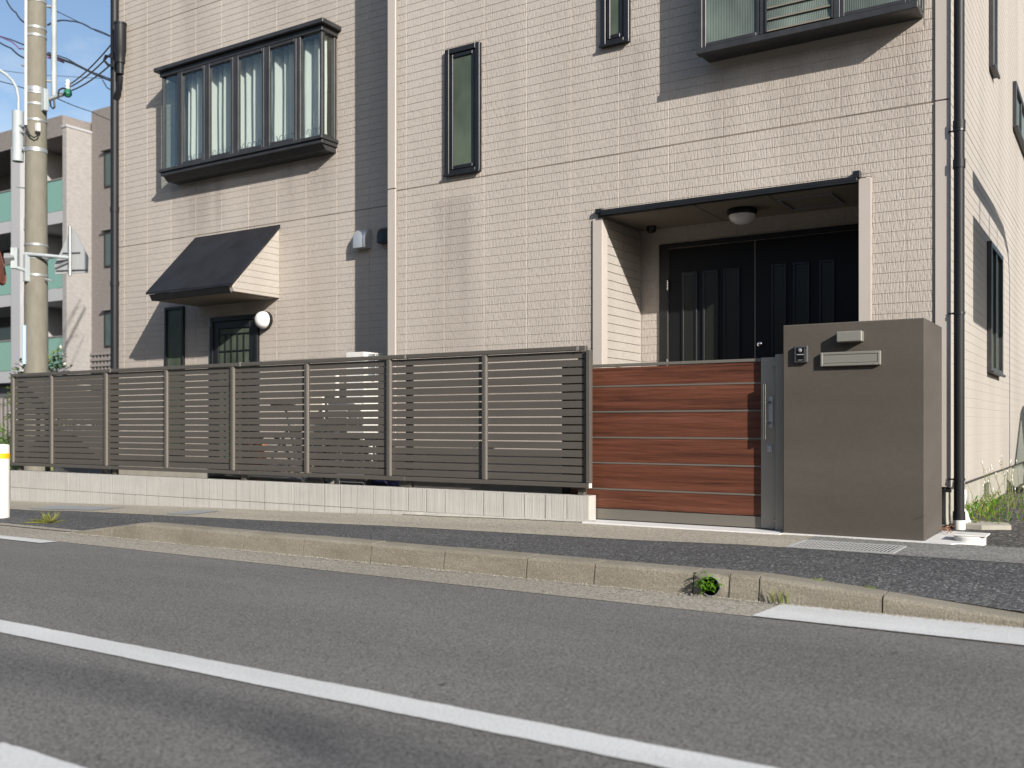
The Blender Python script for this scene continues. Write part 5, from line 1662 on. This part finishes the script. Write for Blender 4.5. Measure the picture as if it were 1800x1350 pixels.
for zt in (2.71, 5.50, 8.19):
    MB().box(-75, txl - 0.001, YT, YT + 2.0, zt - 0.42, zt).build('balcony_slab', m_apt2, apt)
    for (a, b) in ((aty(79, 400, YT).x, txl - 0.02), (-44, aty(25.5, 400, YT).x), (-52, -44.1)):
        MB().box(a, b, YT + 0.02, YT + 0.05, zt + 0.02, zt + 1.10).build('balcony_glass', m_balc, apt)
        MB().box(a, b, YT - 0.01, YT + 0.08, zt + 1.10, zt + 1.14).build('handrail', m_lattice, apt)
    for (a, b) in ((aty(60, 400, YT).x, txl - 0.1), (-44, aty(22, 400, YT).x), (-48, -44.5)):
        f_ = MB().box(a, b, YT + 1.93, YT + 1.999, zt + 0.05, zt + 2.0).build('balcony_window', m_black, apt)
        w2 = (b - a) / 2
        for i in range(2):
            MB().box(a + i * w2 + 0.06, a + (i + 1) * w2 - 0.06, YT + 1.90, YT + 1.929, zt + 0.12, zt + 1.93).build('pane', m_glass_apt, f_)
        MB().box(a + 0.1, a + 0.55, YT + 1.88, YT + 1.899, zt + 0.15, zt + 1.9).build('curtain', m_balc, f_)
cx0, cx1 = aty(25, 400, YT).x, aty(41, 400, YT).x
MB().box(cx0, cx1, YT - 0.12, YT + 2.0, -0.3, 10.8).build('balcony_column', m_apt2, apt)
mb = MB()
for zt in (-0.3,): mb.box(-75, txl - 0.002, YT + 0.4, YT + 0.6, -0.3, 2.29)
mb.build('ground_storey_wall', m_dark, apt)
lt = MB()
for i in range(26):
    x = -42 + i * 0.28
    lt.box(x, x + 0.06, YT + 0.3, YT + 0.38, -0.3, 1.75)
lt.build('lattice_screen', m_lattice, apt)
for v0, v1 in ((267, 331), (407, 471), (547, 611)):
    a, b = aty(184, 300, YB_).x, aty(184, 300, YB_).x + 1.0
    z1, z0 = aty(184, v0, YB_).z, aty(184, v1, YB_).z
    mb = MB(); ring(mb, a, b, z0, z1, 0.07, YB_ - 0.03, YB_ - 0.001); w_ = mb.build('window', m_black, apt)
    MB().box(a + 0.07, b - 0.07, YB_ - 0.02, YB_ - 0.002, z0 + 0.07, z1 - 0.07).build('pane', m_glass_apt, w_)
    MB().box(a - 0.05, b + 0.05, YB_ - 0.16, YB_ - 0.031, z1, z1 + 0.05).build('window_hood', m_lattice, w_)
a, b = aty(162, 600, YB_).x, aty(183, 600, YB_).x
mb = MB()
for i in range(13): mb.box(a, b + 0.6, YB_ - 0.08, YB_ - 0.05, 0.8 + i * 0.2, 0.88 + i * 0.2)
for i in range(7): mb.box(a + i * 0.2, a + i * 0.2 + 0.04, YB_ - 0.05, YB_ - 0.02, 0.7, 3.3)
mb.build('vent_screen', m_lattice, apt)
MB().box(-60, -43.5, YT + 3, 30, 11.9, 13.2).build('penthouse', m_apt2, apt)

# ------------------------------------------------------------------ the other side of the street, behind the camera (unseen; added to block the low sky and fill window reflections)
m_opp = [M('opposite_wall_%d' % k, c, 0.85, var=((1, 1, 0.4), 0.9, 1.05)) for k, c in enumerate(((0.33, 0.30, 0.26), (0.24, 0.24, 0.24), (0.36, 0.32, 0.27), (0.28, 0.25, 0.22)))]
OPP = [(-44, -31, 6.6, 'brown'), (-30, -19, 7.4, 'grey'), (-18, -7.5, 6.4, 'cream'), (-6.5, 4, 7.2, 'tan'), (5, 16, 6.2, 'grey-roofed'), (17, 29, 6.8, 'dark-roofed')]
for k, (x0, x1, hh, nm) in enumerate(OPP):
    oh = thing('opposite_house', '%s two-storey house across the street, out of view, number %s along its row' % (nm, 'first second third fourth fifth sixth'.split()[k]), 'house', ((x0 + x1) / 2, -14, 0), 'houses across the street')
    MB().box(x0, x1, -19, -10, -0.3, hh).build('wall', m_opp[k % 4], oh)
    MB().prism([(-19.4, hh), (-9.6, hh), (-14.5, hh + 1.6)], 'x', x0 - 0.3, x1 + 0.3).build('roof', m_roof, oh)
    for fl in (1.0, 3.9):
        for i in range(3):
            a = x0 + 1.2 + i * (x1 - x0 - 3.6) / 2
            f_ = MB().box(a, a + 1.5, -9.999, -9.93, fl, fl + 1.3).build('window', m_frame, oh)
            MB().box(a + 0.07, a + 1.43, -9.93, -9.91, fl + 0.07, fl + 1.23).build('pane', m_glass_apt, f_)

# ------------------------------------------------------------------ right of the frame: what throws the shadows on the side wall
sb = thing('shadow_board', 'board on a curved post shaped to throw the side-wall shadow, out of view', 'shadow caster', (0.5, 11.0, 0))  # stand-in caster, its outline worked back from the side-wall shadow
dS = SUNV * 2.0
def sh(y, z): return Vector((XR, y, z)) + dS
MB().tube([Vector((sh(11.92, 0).x, sh(11.92, 0).y, -0.05)), sh(11.92, 1.5), sh(11.92, 2.35), sh(11.75, 2.62), sh(11.3, 2.76), sh(10.4, 2.80), sh(8.92, 2.80)], [0.03, 0.03, 0.035, 0.045, 0.06, 0.07, 0.07], 12).build('post', m_galv, sb, smooth=True)
p0, p1 = sh(8.92, 1.62), sh(10.95, 2.50)
MB().box(p0.x - 0.015, p0.x + 0.015, p0.y, p1.y, p0.z, p1.z, 0.003).build('board', m_signback, sb)
for y in (9.35, 10.05, 10.7):
    a = sh(y, 2.5); MB().tube([a, a + Vector((0, 0, 0.3))], 0.018, 8).build('hanger', m_galv, sb)
van = thing('parked_van', 'silver van parked on the side lot, out of view', 'van', (1.3, 13, 0))
side = [(10.9, 0.35), (10.87, 0.75), (11.0, 1.0), (11.55, 1.14), (12.25, 1.70), (12.6, 1.80), (14.9, 1.80), (15.15, 1.6), (15.2, 0.35)]
MB().prism([(y, z) for y, z in side if z < 1.12] , 'x', 0.52, 2.12).build('body', m_carp, van)
cabp = [(11.5, 1.121), (12.25, 1.70), (12.6, 1.80), (14.9, 1.80), (15.1, 1.121)]
rf_ = MB()
for (ya, za, yb_, zb_2) in ((11.55, 1.12, 12.3, 1.72), (12.3, 1.72, 12.6, 1.80), (12.6, 1.80, 14.9, 1.80), (14.9, 1.80, 15.12, 1.121)):
    for x in (0.60, 2.02): rf_.tube([(x, ya, za), (x, yb_, zb_2)], 0.05, 6)
rf_.box(0.6, 2.04, 12.3, 14.95, 1.74, 1.81, 0.02)
for y in (12.9, 14.0):
    for x in (0.60, 2.02): rf_.tube([(x, y, 1.1), (x, y, 1.78)], 0.05, 6)
rf_.build('cab_frame', m_carp, van)
gm = glass_mat('van_glass', (0.7, 0.75, 0.72))
MB().face((0.62, 11.55, 1.12), (2.02, 11.55, 1.12), (2.0, 12.3, 1.73), (0.64, 12.3, 1.73)).build('windscreen', gm, van)
for x in (0.6, 2.02): MB().face((x, 11.6, 1.12), (x, 15.1, 1.12), (x, 14.9, 1.75), (x, 12.35, 1.75)).build('side_glass', gm, van)
for y in (11.65, 14.3):
    for x in (0.52, 1.93):
        wv = MB().lathe([(0.22, 0), (0.30, 0.0), (0.32, 0.03), (0.32, 0.16), (0.30, 0.19), (0.22, 0.19)], (x, y, 0.32), 'x', 24).build('wheel', m_rub, van, smooth=True)
        MB().lathe([(0.2, -0.005), (0.21, 0.195)], (x, y, 0.32), 'x', 20).build('rim', m_alu, wv)
